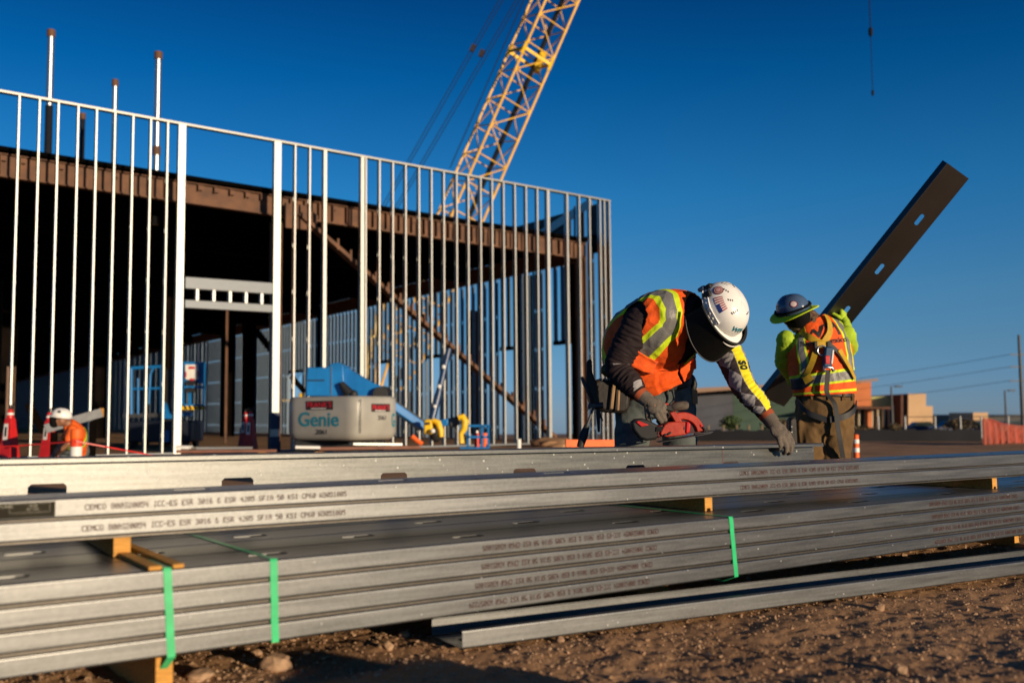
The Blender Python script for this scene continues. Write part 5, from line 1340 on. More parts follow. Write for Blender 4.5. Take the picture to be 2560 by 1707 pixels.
    T.shell('vest', w, ['vest'], .155, .93, 190, 250, lambda u, v: .020 + .020 * smoothstep(.36, .16, u) + .010 * smoothstep(.55, .3, u) * (abs(v) > 60), cellV, wrinkles(.011, 11, (.5, 0, .8), .6), .005, dist=distV)
    # chest pocket with flap
    pk = MB(); 
    for (u0, u1, v0, v1, off, mi) in ((.40, .50, -52, -16, .046, 0),):
        pass
    T.shell('chest_pocket', w, ['vest_or'], .385, .50, 14, 14, lambda u, v: .034 + .018 * smoothstep(.37, .42, u) * smoothstep(.53, .47, u), lambda u, v, p: 0, wrinkles(.004, 30), .006, -44, -6)
    T.shell('pocket_flap', w, ['vest_or'], .475, .54, 10, 14, lambda u, v: .036 + .030 * smoothstep(.535, .48, u), lambda u, v, p: 0, wrinkles(.006, 30), .004, -46, -3)
    # jeans and boots
    mb = MB(); pv = Torso([(P(1638, 1045, 5.32), Lh, .150, .115), (P(1640, 1005, 5.32), Lh, .186, .135), (P(1640, 965, 5.29), Lh, .180, .132), (P(1641, 936, 5.26), Lh, .172, .128)]); pv.closed(mb, 14, 36)
    for h_, k_, a_ in ((hipL, kL, aL), (hipR, kR, aR)): mb.tube([h_ + V((0, 0, .05)), h_.lerp(k_, .45), k_, k_.lerp(a_, .5), a_ - V((0, 0, .03))], [.100, .094, .080, .077, .075], 24)
    soft('jeans', mb, 'denim', w, .009, 4, wrinkles(.007, 13, (0, 0, 1), 1.6))
    bt = pv.shell('belt', w, ['leather'], .80, .98, 4, 60, .010, lambda u, v, p: 0, None, .006)
    fz = MB(); fz.tube([pv.surf(.98, 6, .012), pv.surf(.6, 8, .012), pv.surf(.25, 3, .012)], [.004, .005, .004], 6); fz.tube([pv.surf(.95, 14, .008), pv.surf(.55, 17, .008), pv.surf(.28, 6, .010)], [.003, .003, .003], 6); fz.build('fly_seam', 'denim', w)
    for a_ in (aL, aR):
        mb = MB(); mb.chain([a_ + V((0, .02, .10)), a_ + V((0, .02, -.02)), a_ + V((0, -.16, -.045))], [.06, .058, .046]); mb.box(a_ + V((0, -.06, -.078)), (.095, .29, .025)); soft('boot', mb, 'boot', w, .008, 3)
    # gloves
    hand('glove', w, wL, dL, bL, -1, [(22, 42, 30), (18, 42, 32), (18, 44, 32), (22, 46, 34)], 'glove', 1.08, spread=.8, thumb_curl=.5)
    hand('glove', w, wR, dR, bR, 1, [(42, 60, 40), (46, 66, 45), (50, 70, 45), (54, 70, 45)], 'glove', 1.02, spread=.7, thumb_curl=.3)
    for wp_, dv in ((wL, dL), (wR, dR)):
        d = V(dv).normalized()
        for k, (m_, t0, t1, r_) in enumerate((('plum', -.085, -.055, .042), ('cuff_or', -.060, -.030, .0395), ('glove', -.035, .012, .0365))):
            q = MB(); q.tube([V(wp_) + d * t0, V(wp_) + d * (t0 + t1) / 2, V(wp_) + d * t1], [r_, r_ * 1.02, r_ * .97], 20); q.build('glove_cuff', m_, w, smooth=60)
    # hard hat with visor
    sh = H.dome(w, 'hat_w', 'hard_hat')
    hb = H.brim(sh, 'hat_w', 'brim', lambda z: .010 + .040 * math.exp(-(z / 42) ** 4), lambda z: -.012 * math.exp(-(z / 42) ** 4))
    def flag(a, b):                              # a along the stripes, b across
        return 2 if (a > .60 and b > .46) else (0 if int(b * 13) % 2 == 0 else 1)
    H.patch(sh, [mat('flag_red', (.42, .02, .03), .5), M['white'], mat('flag_blue', (.02, .04, .20), .5)], 'flag_sticker', -108, -72, 24, 46, lambda i, j: flag(1 - j, i) if False else (2 if (j < .42 and i > .45) else (0 if int(i * 13) % 2 == 0 else 1)), (39, 24))
    H.patch(sh, [mat('sticker_maroon', (.16, .008, .015), .5), mat('sticker_pink', (.62, .36, .34), .5)], 'round_sticker', -142, -114, 25, 50, lambda i, j: None if math.hypot(i - .5, j - .5) > .5 else (0 if math.hypot(i - .5, j - .5) > .41 or (abs(math.hypot(i - .5, j - .5) - .27) < .035) else 1), (34, 34))
    H.patch(sh, ['white', M['ash']], 'square_sticker', -188, -160, 38, 54, lambda i, j: 1 if (i < .06 or i > .94 or j < .08 or j > .92 or (.3 < j < .6 and .2 < i < .75)) else 0, (24, 20))
    H.text(sh, 'teal', 'WPI', -10, 17, .040, bold=.03)
    for az0, els in ((-132, (50, 55, 60)), (-96, (56, 61, 66)), (-50, (46, 51, 56, 61)), (170, (56, 60, 64)), (20, (60,)), (10, (60,)), (30, (60,)), (100, (52, 57, 62))):
        for e in els: H.patch(sh, 'black', 'vent', az0 - 3.5 + (e - 52) * .6, az0 + 3.5 + (e - 52) * .6, e, e + 2.6, None, (3, 2), .0014)
    lug = MB()
    for sg in (-1,):
        for k in range(7): lug.box(H.pt(sg * (60 + k * 11), 4, .004), (.008, .008, .008), Matrix((H.l, H.f, H.u)).transposed())
        lug.bar(H.pt(-56, 7, .005), H.pt(-92, 8, .006), .010, .016, up=H.u); lug.bar(H.pt(-92, 8, .006), H.pt(-128, 8, .005), .010, .016, up=H.u)
    lug.build('rim_slots', 'hat_w', sh)
    bk = MB(); bk.box(H.pt(-122, 10, .002), (.022, .034, .045), Matrix((H.l, H.f, H.u)).transposed()); bk.box(H.pt(-146, 12, .002), (.032, .024, .034), Matrix((H.l, H.f, H.u)).transposed()); bk.build('visor_bracket', 'black', sh, bevel=.006)
    bk = MB(); bk.box(H.pt(-150, -4, .004), (.05, .02, .04), Matrix((H.l, H.f, H.u)).transposed()); bk.build('ratchet_knob', 'hat_b', sh, bevel=.006)
    # visor: curved dark screen hung from the front rim
    vs = []; na, nz = 40, 14
    def vpt(az, z):
        A = R(az); rr = 1 + .10 * z / .2
        return H.c + H.l * ((.144) * rr * math.sin(A)) + H.f * ((.182) * rr * math.cos(A)) - H.u * (z - .004)
    for i in range(na + 1):
        az = -98 + 196 * i / na; zmax = .165 - .060 * (abs(az) / 98) ** 2.2
        for j in range(nz + 1): vs.append(vpt(az, zmax * j / nz))
    fs = [(i * (nz + 1) + j, (i + 1) * (nz + 1) + j, (i + 1) * (nz + 1) + j + 1, i * (nz + 1) + j + 1) for i in range(na) for j in range(nz)]
    vo = MB().add(vs, fs).build('face_shield', 'mesh_blk', w, smooth=180); q = vo.modifiers.new('t', 'SOLIDIFY'); q.thickness = .002
    q = MB(); q.tube([vpt(-98 + 196 * i / na, .165 - .060 * (abs(-98 + 196 * i / na) / 98) ** 2.2) for i in range(na + 1)], .0032, 8); q.build('shield_rim', 'dgrey', vo, smooth=60)
    q = MB(); q.tube([vpt(-98 + 196 * i / na, 0) + H.u * .004 for i in range(na + 1)], .006, 8); q.build('shield_band', 'black', vo, smooth=60)
    # tool pouch on his right hip
    tp_ = MB(); D = 5.16
    o = P(1450, 1035, D); k = px_m(D)
    X = lambda px, py, d=D: P(px, py, d)
    prism_px(tp_, [(1478, 952), (1500, 946), (1560, 946), (1578, 958), (1574, 1022), (1562, 1034), (1512, 1030), (1480, 1018), (1472, 990)], D - .02, .16)
    tpo = tp_.build('tool_pouch', 'leather', w, bevel=.018)
    for a, b, ww in (((1536, 956), (1529, 1022), .016), ((1549, 956), (1545, 1026), .012), ((1531, 952), (1552, 950), .014)):
        q = MB(); q.bar(P(*a, D - .04), P(*b, D - .04), ww, .006, up=(0, 1, 0)); q.build('webbing_edge', 'tan_edge', tpo, bevel=.003)
    for k2 in range(4): MB().ball(P(1505 + k2 * 10, 949, D - .02), .006).build('rivet', 'chrome', tpo)
    q = MB(); q.bar(P(1560, 952, D), P(1612, 950, 5.14), .05, .012, up=(0, 1, 0)); q.build('belt_strap', 'leather', tpo)
    q = MB(); prism_px(q, [(1723, 930), (1738, 938), (1745, 960), (1740, 985), (1728, 975), (1720, 945)], 5.25, .12); q.build('side_pouch', 'leather', w, bevel=.015)
    q = MB(); q.bar(P(1736, 975, 5.22), P(1737, 1010, 5.22), .02, .03); q.build('pouch_flap', 'tan_edge', w, bevel=.004)
    return w, wR, T
W1, W1R, T1 = worker_bending()
# tools carried in the pouch
def tool(name, lb, cat, parts):
    t = thing(name, lb, cat, parts[0][1].v[0])
    for n_, q, m_, bv in parts: q.build(n_, m_, t, bevel=bv)
    return t
D = 5.10
a = MB(); a.tube([P(1483, 1020, D), P(1466, 1068, D)], [.006, .008], 10)
b_ = MB(); b_.tube([P(1468, 1062, D), P(1460, 1085, D), P(1450, 1118, D)], [.010, .017, .014], 12, ell=(1, 1.3))
c_ = MB(); prism_px(c_, [(1467, 1029), (1472, 1008), (1490, 1007), (1488, 1021), (1478, 1019)], D - .012, .024); c_.tube([P(1488, 1014, D), P(1508, 1013, D)], [.013, .018], 14)
tool('hammer', 'claw hammer hanging head up from the tool pouch', 'hammer', [('shaft', a, 'dgrey', 0), ('grip', b_, 'black', 0), ('head', c_, 'dgrey', .003)])
a = MB(); prism_px(a, [(1486, 1010), (1466, 955), (1466, 905), (1474, 896), (1480, 900), (1481, 930), (1492, 960), (1500, 1010)], D, .03)
b_ = MB(); prism_px(b_, [(1476, 1000), (1456, 958), (1451, 942), (1458, 940), (1470, 965), (1484, 1000)], D + .02, .025)
tool('tin_snips', 'black handled tin snips standing up in the tool pouch', 'snips', [('handle', a, 'black', .008), ('handle', b_, 'dgrey', .007)])
a = MB(); a.ball(P(1518, 925, D + .03), (.034, .025, .034)); 
tool('tape_measure', 'black and yellow tape measure clipped at the top of the tool pouch', 'tape measure', [('case', a, mat('tape_case', (.10, .075, .01), .5), 0)])
a = MB(); a.tube([P(1495, 1025, D), P(1497, 1080, D)], [.012, .006], 8); a.tube([P(1497, 1030, D), P(1507, 1052, D)], [.007, .004], 8)
tool('utility_knife', 'dark folded cutter dangling under the tool pouch', 'knife', [('body', a, 'black', 0)])

# ------------------------------------------------------------------ red saw in his hand
def saw():
    Ds = 4.86
    o = thing('circular_saw', 'red battery circular saw gripped over the beam', 'saw', P(1690, 1100, Ds))
    sc = FPX / Ds
    M['saw_red'] = mat('saw_red', (.36, .018, .007), .5, col2=(.48, .05, .022), scale=22, bump=.1)
    def pr(name, pts, d, dep, m, bv=.004, seg=2):
        q = MB(); prism_px(q, pts, d, dep); return q.build(name, m, o, bevel=bv, seg=seg)
    mh = pr('motor_housing', [(1662, 1061), (1672, 1055), (1700, 1053), (1722, 1055), (1726, 1060), (1724, 1078), (1716, 1086), (1690, 1090), (1668, 1092), (1655, 1090), (1650, 1083)], Ds - .055, .12, 'saw_red', .010, 3)
    pr('housing_cap', [(1716, 1053), (1724, 1055), (1727, 1061), (1725, 1079), (1717, 1085), (1714, 1080)], Ds - .062, .10, 'red', .006)
    pr('rear_housing', [(1640, 1064), (1662, 1060), (1652, 1084), (1655, 1091), (1645, 1095), (1638, 1086)], Ds - .045, .11, mat('saw_dark_red', (.10, .006, .006), .5), .008)
    for k in range(6): 
        q = MB(); q.bar(P(1643 + k * 3, 1066, Ds - .05), P(1641.5 + k * 3, 1078, Ds - .05), .0022, .006, up=(0, 1, 0)); q.build('vent_slot', 'black', o)
    for a, b in (((1669, 1086), (1678, 1080)), ((1660, 1088), (1666, 1085))): q = MB(); q.bar(P(*a, Ds - .058), P(*b, Ds - .058), .010, .008, up=(0, 1, 0)); q.build('port', 'black', o, bevel=.003)
    tv, tf = text_verts('m', .018, 'CENTER', .02); q = MB(); c = P(1714, 1070, Ds - .0575); q.add([c + V((-v.y, 0, v.x)) for v in tv], tf); q.build('housing_mark', 'black', o, smooth=0)
    pr('strut', [(1674, 1031), (1683, 1029), (1691, 1030), (1706, 1054), (1697, 1058), (1689, 1056)], Ds - .04, .035, 'saw_red', .004)
    pr('handle', [(1641, 1038), (1650, 1012), (1655, 1009), (1686, 1012), (1689, 1022), (1682, 1031), (1668, 1027), (1660, 1030), (1652, 1052), (1642, 1052)], Ds - .015, .032, 'black', .009, 3)
    q = MB(); prism_px(q, [(1660, 1010), (1664, 1007), (1672, 1009), (1671, 1012), (1662, 1012)], Ds - .017, .034); q.build('trigger_lock', 'red', o, bevel=.002)
    q = MB(); q.tube([P(1684, 1017, Ds), P(1690, 1016, Ds - .01), P(1694, 1015, Ds - .01), P(1716, 1013, Ds - .015), P(1721, 1013, Ds - .015)], [.020, .020, .021, .021, .014], 16); q.build('front_grip', mat('dusty_grip', (.09, .07, .055), .85, var=.4, scale=40), o, smooth=50)
    q = MB(); q.tube([P(1685, 1017, Ds), P(1689, 1016.5, Ds)], [.022, .022], 16); q.build('grip_collar', 'red', o, smooth=50)
    # blade guard: a thick arc
    def arc(r0, r1, a0, a1, c, n=18):
        return [(c[0] + r1 * math.cos(R(a0 + (a1 - a0) * i / n)), c[1] - r1 * math.sin(R(a0 + (a1 - a0) * i / n))) for i in range(n + 1)] + [(c[0] + r0 * math.cos(R(a1 + (a0 - a1) * i / n)), c[1] - r0 * math.sin(R(a1 + (a0 - a1) * i / n))) for i in range(n + 1)]
    cb_ = (1708, 1084)
    pr('blade_guard', arc(36, 54, 8, 128, cb_), Ds + .02, .045, 'saw_red', .004)
    pr('guard_side', arc(3, 53, 4, 150, cb_), Ds + .035, .012, mat('guard_dark', (.055, .006, .005), .5), .002)
    pr('guard_tip', [(1749, 1062), (1754, 1060), (1759, 1065), (1758, 1072), (1754, 1069)], Ds + .015, .05, 'red', .003)
    q = MB(); q.tube([P(cb_[0] + 6, 1064, Ds + .048), P(cb_[0] + 6, 1064, Ds + .051)], .052, 36); q.build('blade', 'chrome', o)
    q = MB(); q.bar(P(1757, 1066, Ds + .02), P(1768, 1080, Ds + .02), .006, .02, up=(0, 1, 0)); q.build('guard_lever', 'black', o)
    q = MB(); a, b = P(1645, 1104.5, Ds), P(1772, 1082, Ds); q.bar(a, b, .13, .004); q.bar(P(1735, 1084.5, Ds - .03), P(1781, 1079.5, Ds - .03), .035, .005); q.build('base_plate', 'dgrey', o, bevel=.0015)
    pr('battery', [(1578, 1056), (1590, 1047), (1606, 1045), (1622, 1050), (1645, 1062), (1652, 1086), (1640, 1098), (1618, 1102), (1600, 1096), (1584, 1076)], Ds - .045, .10, 'black', .012, 3)
    q = MB(); prism_px(q, [(1590, 1055), (1596, 1051), (1623, 1062), (1604, 1067)], Ds - .052, .05); q.build('battery_latch', 'red', o, bevel=.003)
    return o
saw()

# ------------------------------------------------------------------ the worker carrying a stud, seen from behind
def worker_standing():
    base = P(2065, 1150, 7.3); gz = ground_z(base.x, base.y); d0 = 7.3
    w = thing('person', 'worker seen from behind in orange vest, brimmed hard hat and yellow harness, carrying a stud', 'person', (base.x, base.y, gz))
    L = V((-.985, -.10, -.10)); Lh = V((-.99, .1, .02))
    rg = [(P(2063, 1030, d0), Lh, .190, .145), (P(2062, 990, d0), Lh, .184, .14), (P(2058, 955, d0), V((-.99, .05, 0)), .196, .148), (P(2051, 910, d0), L, .206, .150), (P(2045, 868, d0), L, .210, .140),
          (P(2040, 836, d0), L, .192, .115), (P(2032, 816, d0), L, .125, .09), (P(2022, 798, d0), L, .068, .068)]
    T = Torso(rg)
    sL, eL = P(1966, 848, 7.28), P(1954, 905, 7.42); wL = P(1985, 950, 7.72)
    sR, eR = P(2116, 838, 7.30), P(2124, 872, 7.45); wR = P(2112, 806, 7.62)
    hL, hR = P(2032, 1045, 7.3), P(2096, 1042, 7.3); kL, kR = P(2022, 1185, 7.28), P(2086, 1180, 7.24); aL = V((kL.x - .01, 7.36, gz + .09)); aR = V((kR.x + .02, 7.34, gz + .09))
    hc = P(1984, 778, 7.27); H = Hat(hc, V((-.36, -.22, .90)), V((-.55, .80, -.1)), .108, .130, .128)
    hcen = H.c - H.u * .03
    mb = MB(); T.closed(mb, 30, 30, -.025); head(w, mb, hcen, H.u, H.f); mb.chain([rg[6][0], rg[7][0], hcen - H.u * .06], [.075, .06, .058])
    mb.chain([sL, eL, wL], [.055, .045, .03]); mb.chain([sR, eR, wR], [.055, .045, .03])
    for h_, k_, a_ in ((hL, kL, aL), (hR, kR, aR)): mb.chain([h_, k_, a_, a_ + V((0, .12, -.04))], [.08, .06, .045, .035])
    soft('body', mb, 'skin', w, .012, 4)
    mb = MB(); T.closed(mb, 30, 36, .004, .22, 1); mb.chain([sL, sL.lerp(eL, .6), eL, eL.lerp(wL, .5), wL], [.068, .062, .056, .050, .042]); mb.chain([sR, eR, eR.lerp(wR, .5), wR], [.070, .060, .052, .042])
    soft('shirt', mb, 'hivis', w, .010, 4, wrinkles(.009, 13))
    mb = MB(); mb.chain([rg[6][0] + V((0, -.02, .01)), rg[7][0], hcen - H.u * .07], [.085, .075, .07]); mb2 = MB(); mb2.ball(hcen - H.f * .012, (.088, .104, .125), 18, 12, Matrix((H.l, H.f, H.u)).transposed()); soft('hood', mb2, 'hood', w, .009, 3)
    soft('neck_gaiter', mb, mat('camo_scarf', (.05, .010, .010), .85, col2=(.22, .15, .09), scale=38), w, .009, 3, wrinkles(.008, 22))
    wr = wrinkles(.011, 9, (0.3, 0, 1), .55)
    def cellV(u, v, p):
        if (p - sL).length < .10 or (p - sR).length < .10: return None
        if abs(v) < 8 + max(0, u - .5) * 60 or u > .95: return None
        return 0
    def distV(u, v):
        d = min(abs(u - .315) * .85, .03 + abs(u - .185) * 1.3)
        if .185 < u < .27: d = min(d, .03 + abs((v % 360) - 155) * .008)
        d = min(d, stripe_d(u, v, 0) * 1.3) if u > .31 else d
        return d if d < .028 else .028 + (d - .028) * 1.45
    off = lambda u, v: .022 + .020 * smoothstep(.35, .1, u)
    T.shell('vest', w, ['vest'], .155, .95, 170, 230, off, cellV, wr, .005, dist=distV)
    torso_text(T, 'WPI', .135, .672, 178, .027, 'black', w, bold=.03, wr=wr)
    torso_text(T, 'New Mexico', .060, .590, 178, .027, 'black', w, bold=.015, wr=wr)
    # harness: yellow webbing, metal ring, lanyard pack, black leg straps
    M['web_y'] = mat('harness_webbing', (.50, .30, .01), .7, var=.15, scale=30); M['web_k'] = mat('black_webbing', (.012, .013, .018), .6, var=.2, scale=30)
    def web(name, uv, m, wd=.042, off_=.036, par=w):
        ps = [T.surf(u, v, off_) + (T.surf(u, v, off_ + .01) - T.surf(u, v, off_)).normalized() * (wr(T.surf(u, v, off_)) * .5 + .004) for u, v in uv]
        n_ = 24; ps = [catmull(ps, i / n_) for i in range(n_ + 1)]; vs = []
        cen = T.frame(.5)[0]
        for i, p in enumerate(ps):
            t = (ps[min(i + 1, n_)] - ps[max(i - 1, 0)]).normalized(); nn = (T.surf(.5, 180, .2) - cen).normalized(); nn = (p - T.frame(min(1, max(0, uv[0][0] + (uv[-1][0] - uv[0][0]) * i / n_)))[0]).normalized(); s_ = t.cross(nn).normalized()
            vs += [p - s_ * wd / 2, p + s_ * wd / 2]
        q = MB().add(vs, [(2 * i, 2 * i + 1, 2 * i + 3, 2 * i + 2) for i in range(n_)]).build(name, m, par, smooth=0); z = q.modifiers.new('t', 'SOLIDIFY'); z.thickness = .003; z.offset = 0; return q
    ring_v = 172
    hn = web('shoulder_strap', [(.92, 128), (.80, 140), (.68, 156), (.60, ring_v)], 'web_y', .046); web('shoulder_strap', [(.93, 215), (.82, 198), (.70, 186), (.60, ring_v + 4)], 'web_y', .046)
    web('back_strap', [(.60, ring_v - 3), (.50, 158), (.40, 142), (.30, 120)], 'web_k', .03); web('back_strap', [(.60, ring_v + 8), (.50, 192), (.40, 205), (.30, 228)], 'web_k', .03)
    web('back_strap', [(.52, 160), (.45, 152), (.38, 143), (.30, 128)], 'web_y', .04, .040); web('back_strap', [(.52, 194), (.44, 202), (.36, 215), (.28, 232)], 'web_y', .04, .040)
    web('waist_strap', [(.30, 100), (.29, 120), (.30, 138), (.345, 150)], 'web_k', .075, .044)
    web('waist_buckle', [(.315, 138), (.33, 146), (.345, 152)], 'web_y', .05, .05)
    c = T.surf(.585, ring_v, .046); q = MB(); q.box(c, (.085, .02, .055)); q.build('ring_pad', 'web_y', w, bevel=.008)
    q = MB(); q.tube([c + V((.035 * math.cos(R(a)), -.018, .035 * math.sin(R(a)) - .045)) for a in range(0, 361, 20)], .006, 8); q.build('harness_ring', 'chrome', w, smooth=60)
    for dx in (-.045, .045): MB().box(c + V((dx, -.01, -.004)), (.022, .02, .05)).build('strap_keeper', 'black', w, bevel=.004)
    c2 = T.surf(.45, ring_v + 3, .058); q = MB(); q.box(c2 + V((0, -.01, .02)), (.062, .05, .15), Matrix.Rotation(R(8), 3, 'Y')); q.build('lanyard_pack', mat('pack_blue', (.01, .05, .12), .4), w, bevel=.012)
    q = MB(); q.box(c2 + V((-.01, -.034, .0)), (.035, .012, .06)); q.build('pack_window', 'red', w, bevel=.006)
    q = MB(); q.box(c2 + V((.026, -.036, .02)), (.012, .008, .10), Matrix.Rotation(R(8), 3, 'Y')); q.build('pack_edge', 'white', w, bevel=.003)
    q = MB(); q.tube([c2 + V((-.03, -.02, -.08)), c2 + V((-.035, -.03, -.05)), c2 + V((.02, -.03, -.055)), c2 + V((.035, -.02, -.08))], .012, 8); q.build('pack_clip', 'chrome', w, smooth=60)
    ps = [c2 + V((0, -.015, -.07)), T.surf(.30, 176, .075), T.surf(.17, 176, .085), P(2087, 1010, 7.10), P(2094, 1060, 7.10), P(2100, 1100, 7.10), P(2108, 1145, 7.12)]
    ps = [catmull(ps, i / 30) for i in range(31)]
    vs = []
    for i, p in enumerate(ps): vs += [p + V((-.017, 0, 0)), p + V((.017, 0, 0))]
    q = MB().add(vs, [(2 * i, 2 * i + 1, 2 * i + 3, 2 * i + 2) for i in range(30)]).build('lanyard', 'web_k', w, smooth=0); z = q.modifiers.new('t', 'SOLIDIFY'); z.thickness = .004
    # trousers
    pv = Torso([(P(2062, 1085, d0), Lh, .165, .13), (P(2062, 1045, d0), Lh, .205, .16), (P(2062, 1010, d0), Lh, .200, .155), (P(2062, 980, d0), Lh, .188, .145)])
    mb = MB(); pv.closed(mb, 14, 36)
    for h_, k_, a_ in ((hL, kL, aL), (hR, kR, aR)): mb.tube([h_ + V((0, 0, .06)), h_.lerp(k_, .5), k_, k_.lerp(a_, .5), a_ - V((0, 0, .03))], [.112, .106, .098, .094, .088], 24)
    mb.box(P(1998, 1080, 7.3), (.05, .16, .17))
    soft('trousers', mb, 'duck', w, .010, 4, wrinkles(.014, 9, (0, 0, 1), .8))
    pv.shell('belt', w, ['leather'], .84, .995, 4, 60, .014, lambda u, v, p: 0, None, .006)
    for v in (150, 180, 205, 232): MB().bar(pv.surf(.76, v, .02), pv.surf(1.0, v, .022), .014, .006, up=pv.frame(.8)[2]).build('belt_loop', 'duck', w)
    def leg_strap(uv):
        ps_ = [pv.surf(u, v, .024) for u, v in uv]; ps_ = [catmull(ps_, i / 20) for i in range(21)]; q = MB(); vs = []
        for i, p in enumerate(ps_): vs += [p + V((0, 0, .022)), p - V((0, 0, .022))]
        q = MB().add(vs, [(2 * i, 2 * i + 1, 2 * i + 3, 2 * i + 2) for i in range(20)]).build('leg_strap', 'web_k', w, smooth=0); z = q.modifiers.new('t', 'SOLIDIFY'); z.thickness = .006; return q
    leg_strap([(.78, 105), (.60, 125), (.42, 148), (.30, 176)]); leg_strap([(.70, 250), (.52, 228), (.38, 204), (.30, 180)])
    hp = MB(); prism_px(hp, [(1974, 1050), (1982, 1042), (1992, 1046), (1996, 1130), (1988, 1150), (1976, 1130)], 7.16, .1); hp.build('hip_pouch', 'leather', w, bevel=.012)
    for y in (1065, 1080, 1098): MB().ball(P(1979, y, 7.15), .006).build('rivet', 'chrome', w)
    for a_ in (aL, aR):
        mb = MB(); mb.chain([a_ + V((0, -.02, .10)), a_ + V((0, -.02, -.02)), a_ + V((0, .16, -.045))], [.065, .06, .048]); mb.box(a_ + V((0, .06, -.078)), (.10, .30, .025)); soft('boot', mb, 'boot', w, .009, 3)
    hand('glove', w, wR, V((-.05, .35, .93)), V((.75, -.6, .2)), -1, (20, 35, 25), 'hivis', 1.05, thumb_curl=.3, voxel=.0045)
    hand('glove', w, wL, V((.55, .55, .25)), V((-.3, -.3, -.85)), -1, (20, 40, 30), 'hivis', 1.05, thumb_curl=.3, voxel=.0045)
    # hat with wide sun brim
    sh = H.dome(w, 'hat_b', 'hard_hat')
    H.brim(sh, 'hood', 'hat_band', lambda z: .004, lambda z: -.012, z0=.030, thick=.030)
    br = H.brim(sh, ['vest_lime', M['hivis']], 'sun_brim', lambda z: .062, lambda z: -.006 + .014 * math.cos(R(2 * z + 40)), thick=.005, z0=-.002)
    H.patch(sh, [mat('sticker_maroon', (.16, .008, .015), .5), mat('sticker_pale', (.62, .5, .48), .5)], 'round_sticker', 118, 148, 20, 46, lambda i, j: None if math.hypot(i - .5, j - .5) > .5 else (0 if math.hypot(i - .5, j - .5) > .38 else 1), (24, 24))
    return w
worker_standing()
# the stud he carries
sa, sb = P(1932, 1004, 8.0), P(2396, 428, 7.15)
ax_ = (sb - sa).normalized(); Ls_ = (sb - sa).length
wv = V((.50, .66, -.56)); wv = (wv - ax_ * wv.dot(ax_)).normalized(); nv = ax_.cross(wv)
if nv.y > 0: nv = -nv
me = stud_mesh('carried_stud', Ls_, .203, .048, .014, [], 'flat')
hl_ = [(P(px, py, 7.4) ) for px, py in ((2300, 553), (2203, 674), (2120, 781))]
hs3 = []
for px, py in ((2300, 553), (2203, 674), (2120, 781), (2020, 905)):
    best = min(((P(px, py, (sa + ax_ * t).y) - (sa + ax_ * t)).length, t) for t in np.linspace(.05, Ls_ - .05, 200)); hs3.append(float(best[1]))
me = stud_mesh('carried_stud', Ls_, .285, .056, .016, sorted(hs3), 'flat', hl=.045, hw=.022)
m3 = Matrix((ax_, wv, nv)).transposed().to_4x4(); m3.translation = sa - wv * .1425
me.transform(m3)
M['galv_dark'] = mat('galvanized_carried', (.16, .15, .14), .38, metal=1.0, var=.12, scale=3)
o = put('carried_stud', me, 'galv_dark', smooth=0); q = o.modifiers.new('gauge', 'SOLIDIFY'); q.thickness = .0014; q.offset = 0
tag(o, 'slotted metal stud held slanting up against the sky by the standing worker', 'metal stud')

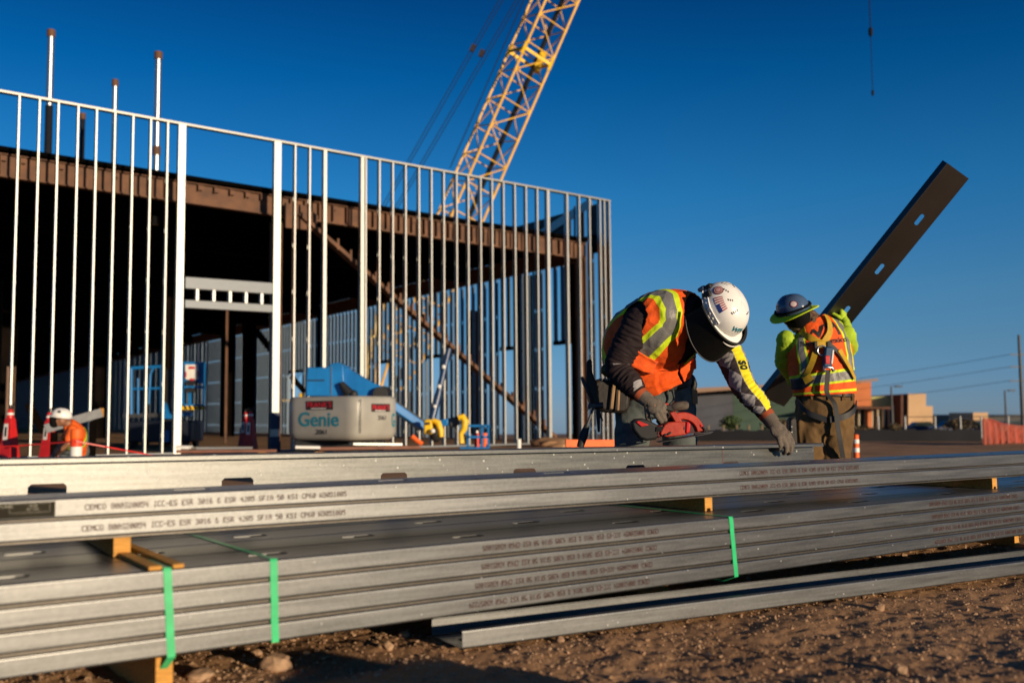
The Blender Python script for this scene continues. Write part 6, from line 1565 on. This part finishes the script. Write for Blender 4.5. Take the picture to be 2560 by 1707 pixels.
# ------------------------------------------------------------------ the small worker crouching by the wall
def worker_crouching():
    d = 15.6; base = P(180, 1150, d); gz = GZ
    w = thing('person', 'worker in orange shirt and white hard hat crouching behind the barrel', 'person', (base.x, base.y, gz))
    hip, ch, nk, hd = P(196, 1128, 15.9), P(184, 1078, 15.6), P(170, 1058, 15.5), P(153, 1050, 15.5)
    L = V((.25, -.95, 0)); T = Torso([(hip, L, .17, .13), (hip.lerp(ch, .5), L, .18, .14), (ch, L, .19, .13), (nk, L, .09, .08)])
    sN, eN, wN = P(182, 1076, 15.42), P(172, 1108, 15.35), P(142, 1132, 15.4); sF, eF, wF = P(180, 1074, 15.8), P(158, 1106, 15.75), P(138, 1128, 15.7)
    kA, kB = P(160, 1145, 15.6), P(165, 1148, 15.95)
    mb = MB(); T.closed(mb, 14, 20, -.02); H = Hat(P(154, 1041, 15.5), V((.18, -.1, .95)), V((-.95, -.25, -.25)), .125, .150, .13)
    head(w, mb, H.c - H.u * .04, H.u, H.f); mb.chain([nk, H.c - H.u * .08], [.06, .055]); mb.chain([sN, eN, wN], [.05, .045, .035]); mb.chain([sF, eF, wF], [.05, .045, .035])
    for k_, y_ in ((kA, -.12), (kB, .12)): mb.chain([hip + V((0, y_, 0)), k_, V((hip.x + .05, k_.y, gz + .06)), V((hip.x - .08, k_.y, gz + .05))], [.09, .065, .05, .04])
    soft('body', mb, 'skin', w, .014, 3)
    mb = MB(); T.closed(mb, 14, 24, .01); mb.chain([sN, sN.lerp(eN, .7)], [.085, .075]); mb.chain([sF, sF.lerp(eF, .7)], [.085, .075]); soft('shirt', mb, 'orange', w, .014, 3, wrinkles(.012, 9))
    T.shell('reflective_band', w, ['vest_lime', 'vest_grey'], .36, .52, 6, 40, .030, lambda u, v, p: 1 if .40 < u < .48 else 0, None, .004)
    mb = MB()
    for k_, y_ in ((kA, -.1), (kB, .1)): mb.chain([hip + V((0, y_, 0)), k_, V((hip.x + .05, k_.y, gz + .09))], [.115, .085, .07])
    mb.ball(hip, .17); soft('trousers', mb, 'denim', w, .016, 3)
    for k_ in (kA, kB): mb = MB(); mb.chain([V((hip.x + .06, k_.y, gz + .07)), V((hip.x - .12, k_.y, gz + .055))], [.06, .045]); soft('boot', mb, 'boot', w, .014, 2)
    for p_, e_ in ((wN, eN), (wF, eF)): hand('glove', w, p_, (p_ - e_), V((0, -.3, .9)), 1, (25, 40, 30), 'glove', 1.05, voxel=.006)
    sh = H.dome(w, 'hat_w', 'hard_hat', 40, 12); H.brim(sh, 'hat_w', 'brim', lambda z: .01 + .04 * math.exp(-(z / 45) ** 4), na=50)
    H.patch(sh, 'dgrey', 'round_sticker', -30, 0, 34, 58, lambda i, j: None if math.hypot(i - .5, j - .5) > .5 else 0, (16, 16)); H.patch(sh, 'dgrey', 'square_sticker', 60, 85, 30, 50, None, (6, 6)); H.patch(sh, 'dgrey', 'square_sticker', -100, -75, 30, 48, None, (6, 6))
    fs_ = MB(); fs_.chain([H.c - H.u * .05 + H.f * .1, H.c - H.u * .12 + H.f * .09], [.075, .07]); soft('face_cover', fs_, 'hood', w, .012, 3)
worker_crouching()
sa2, sb2 = P(112, 1072, 17.2), P(254, 1031, 17.6)
q = MB(); q.bar(sa2, sb2, .14, .16); o = q.build('steel_tube', mat('tube_grey', (.10, .11, .13), .45), bevel=.005); tag(o, 'dark square tube propped aslant behind the crouching worker', 'steel tube')
q = MB(); q.box(sb2 + (sb2 - sa2).normalized() * .002, (.02, .135, .155)); e = q.build('lit_tube_end', 'lumber', o)  # light on the tube's end is painted in as a pale lumber-coloured cap
for px, d, lb in ((135, 17.3, 'trestle leg under the low end of the dark tube'), (232, 17.55, 'trestle leg under the raised end of the dark tube')):
    c = sa2.lerp(sb2, (px - 112) / 142.0); h = c.z - .10 - GZ; q = MB(); q.box((c.x, c.y, GZ + h / 2), (.09, .09, h)); tag(q.build('trestle', 'shade_black'), lb, 'trestle', 'trestles by the crouching worker')
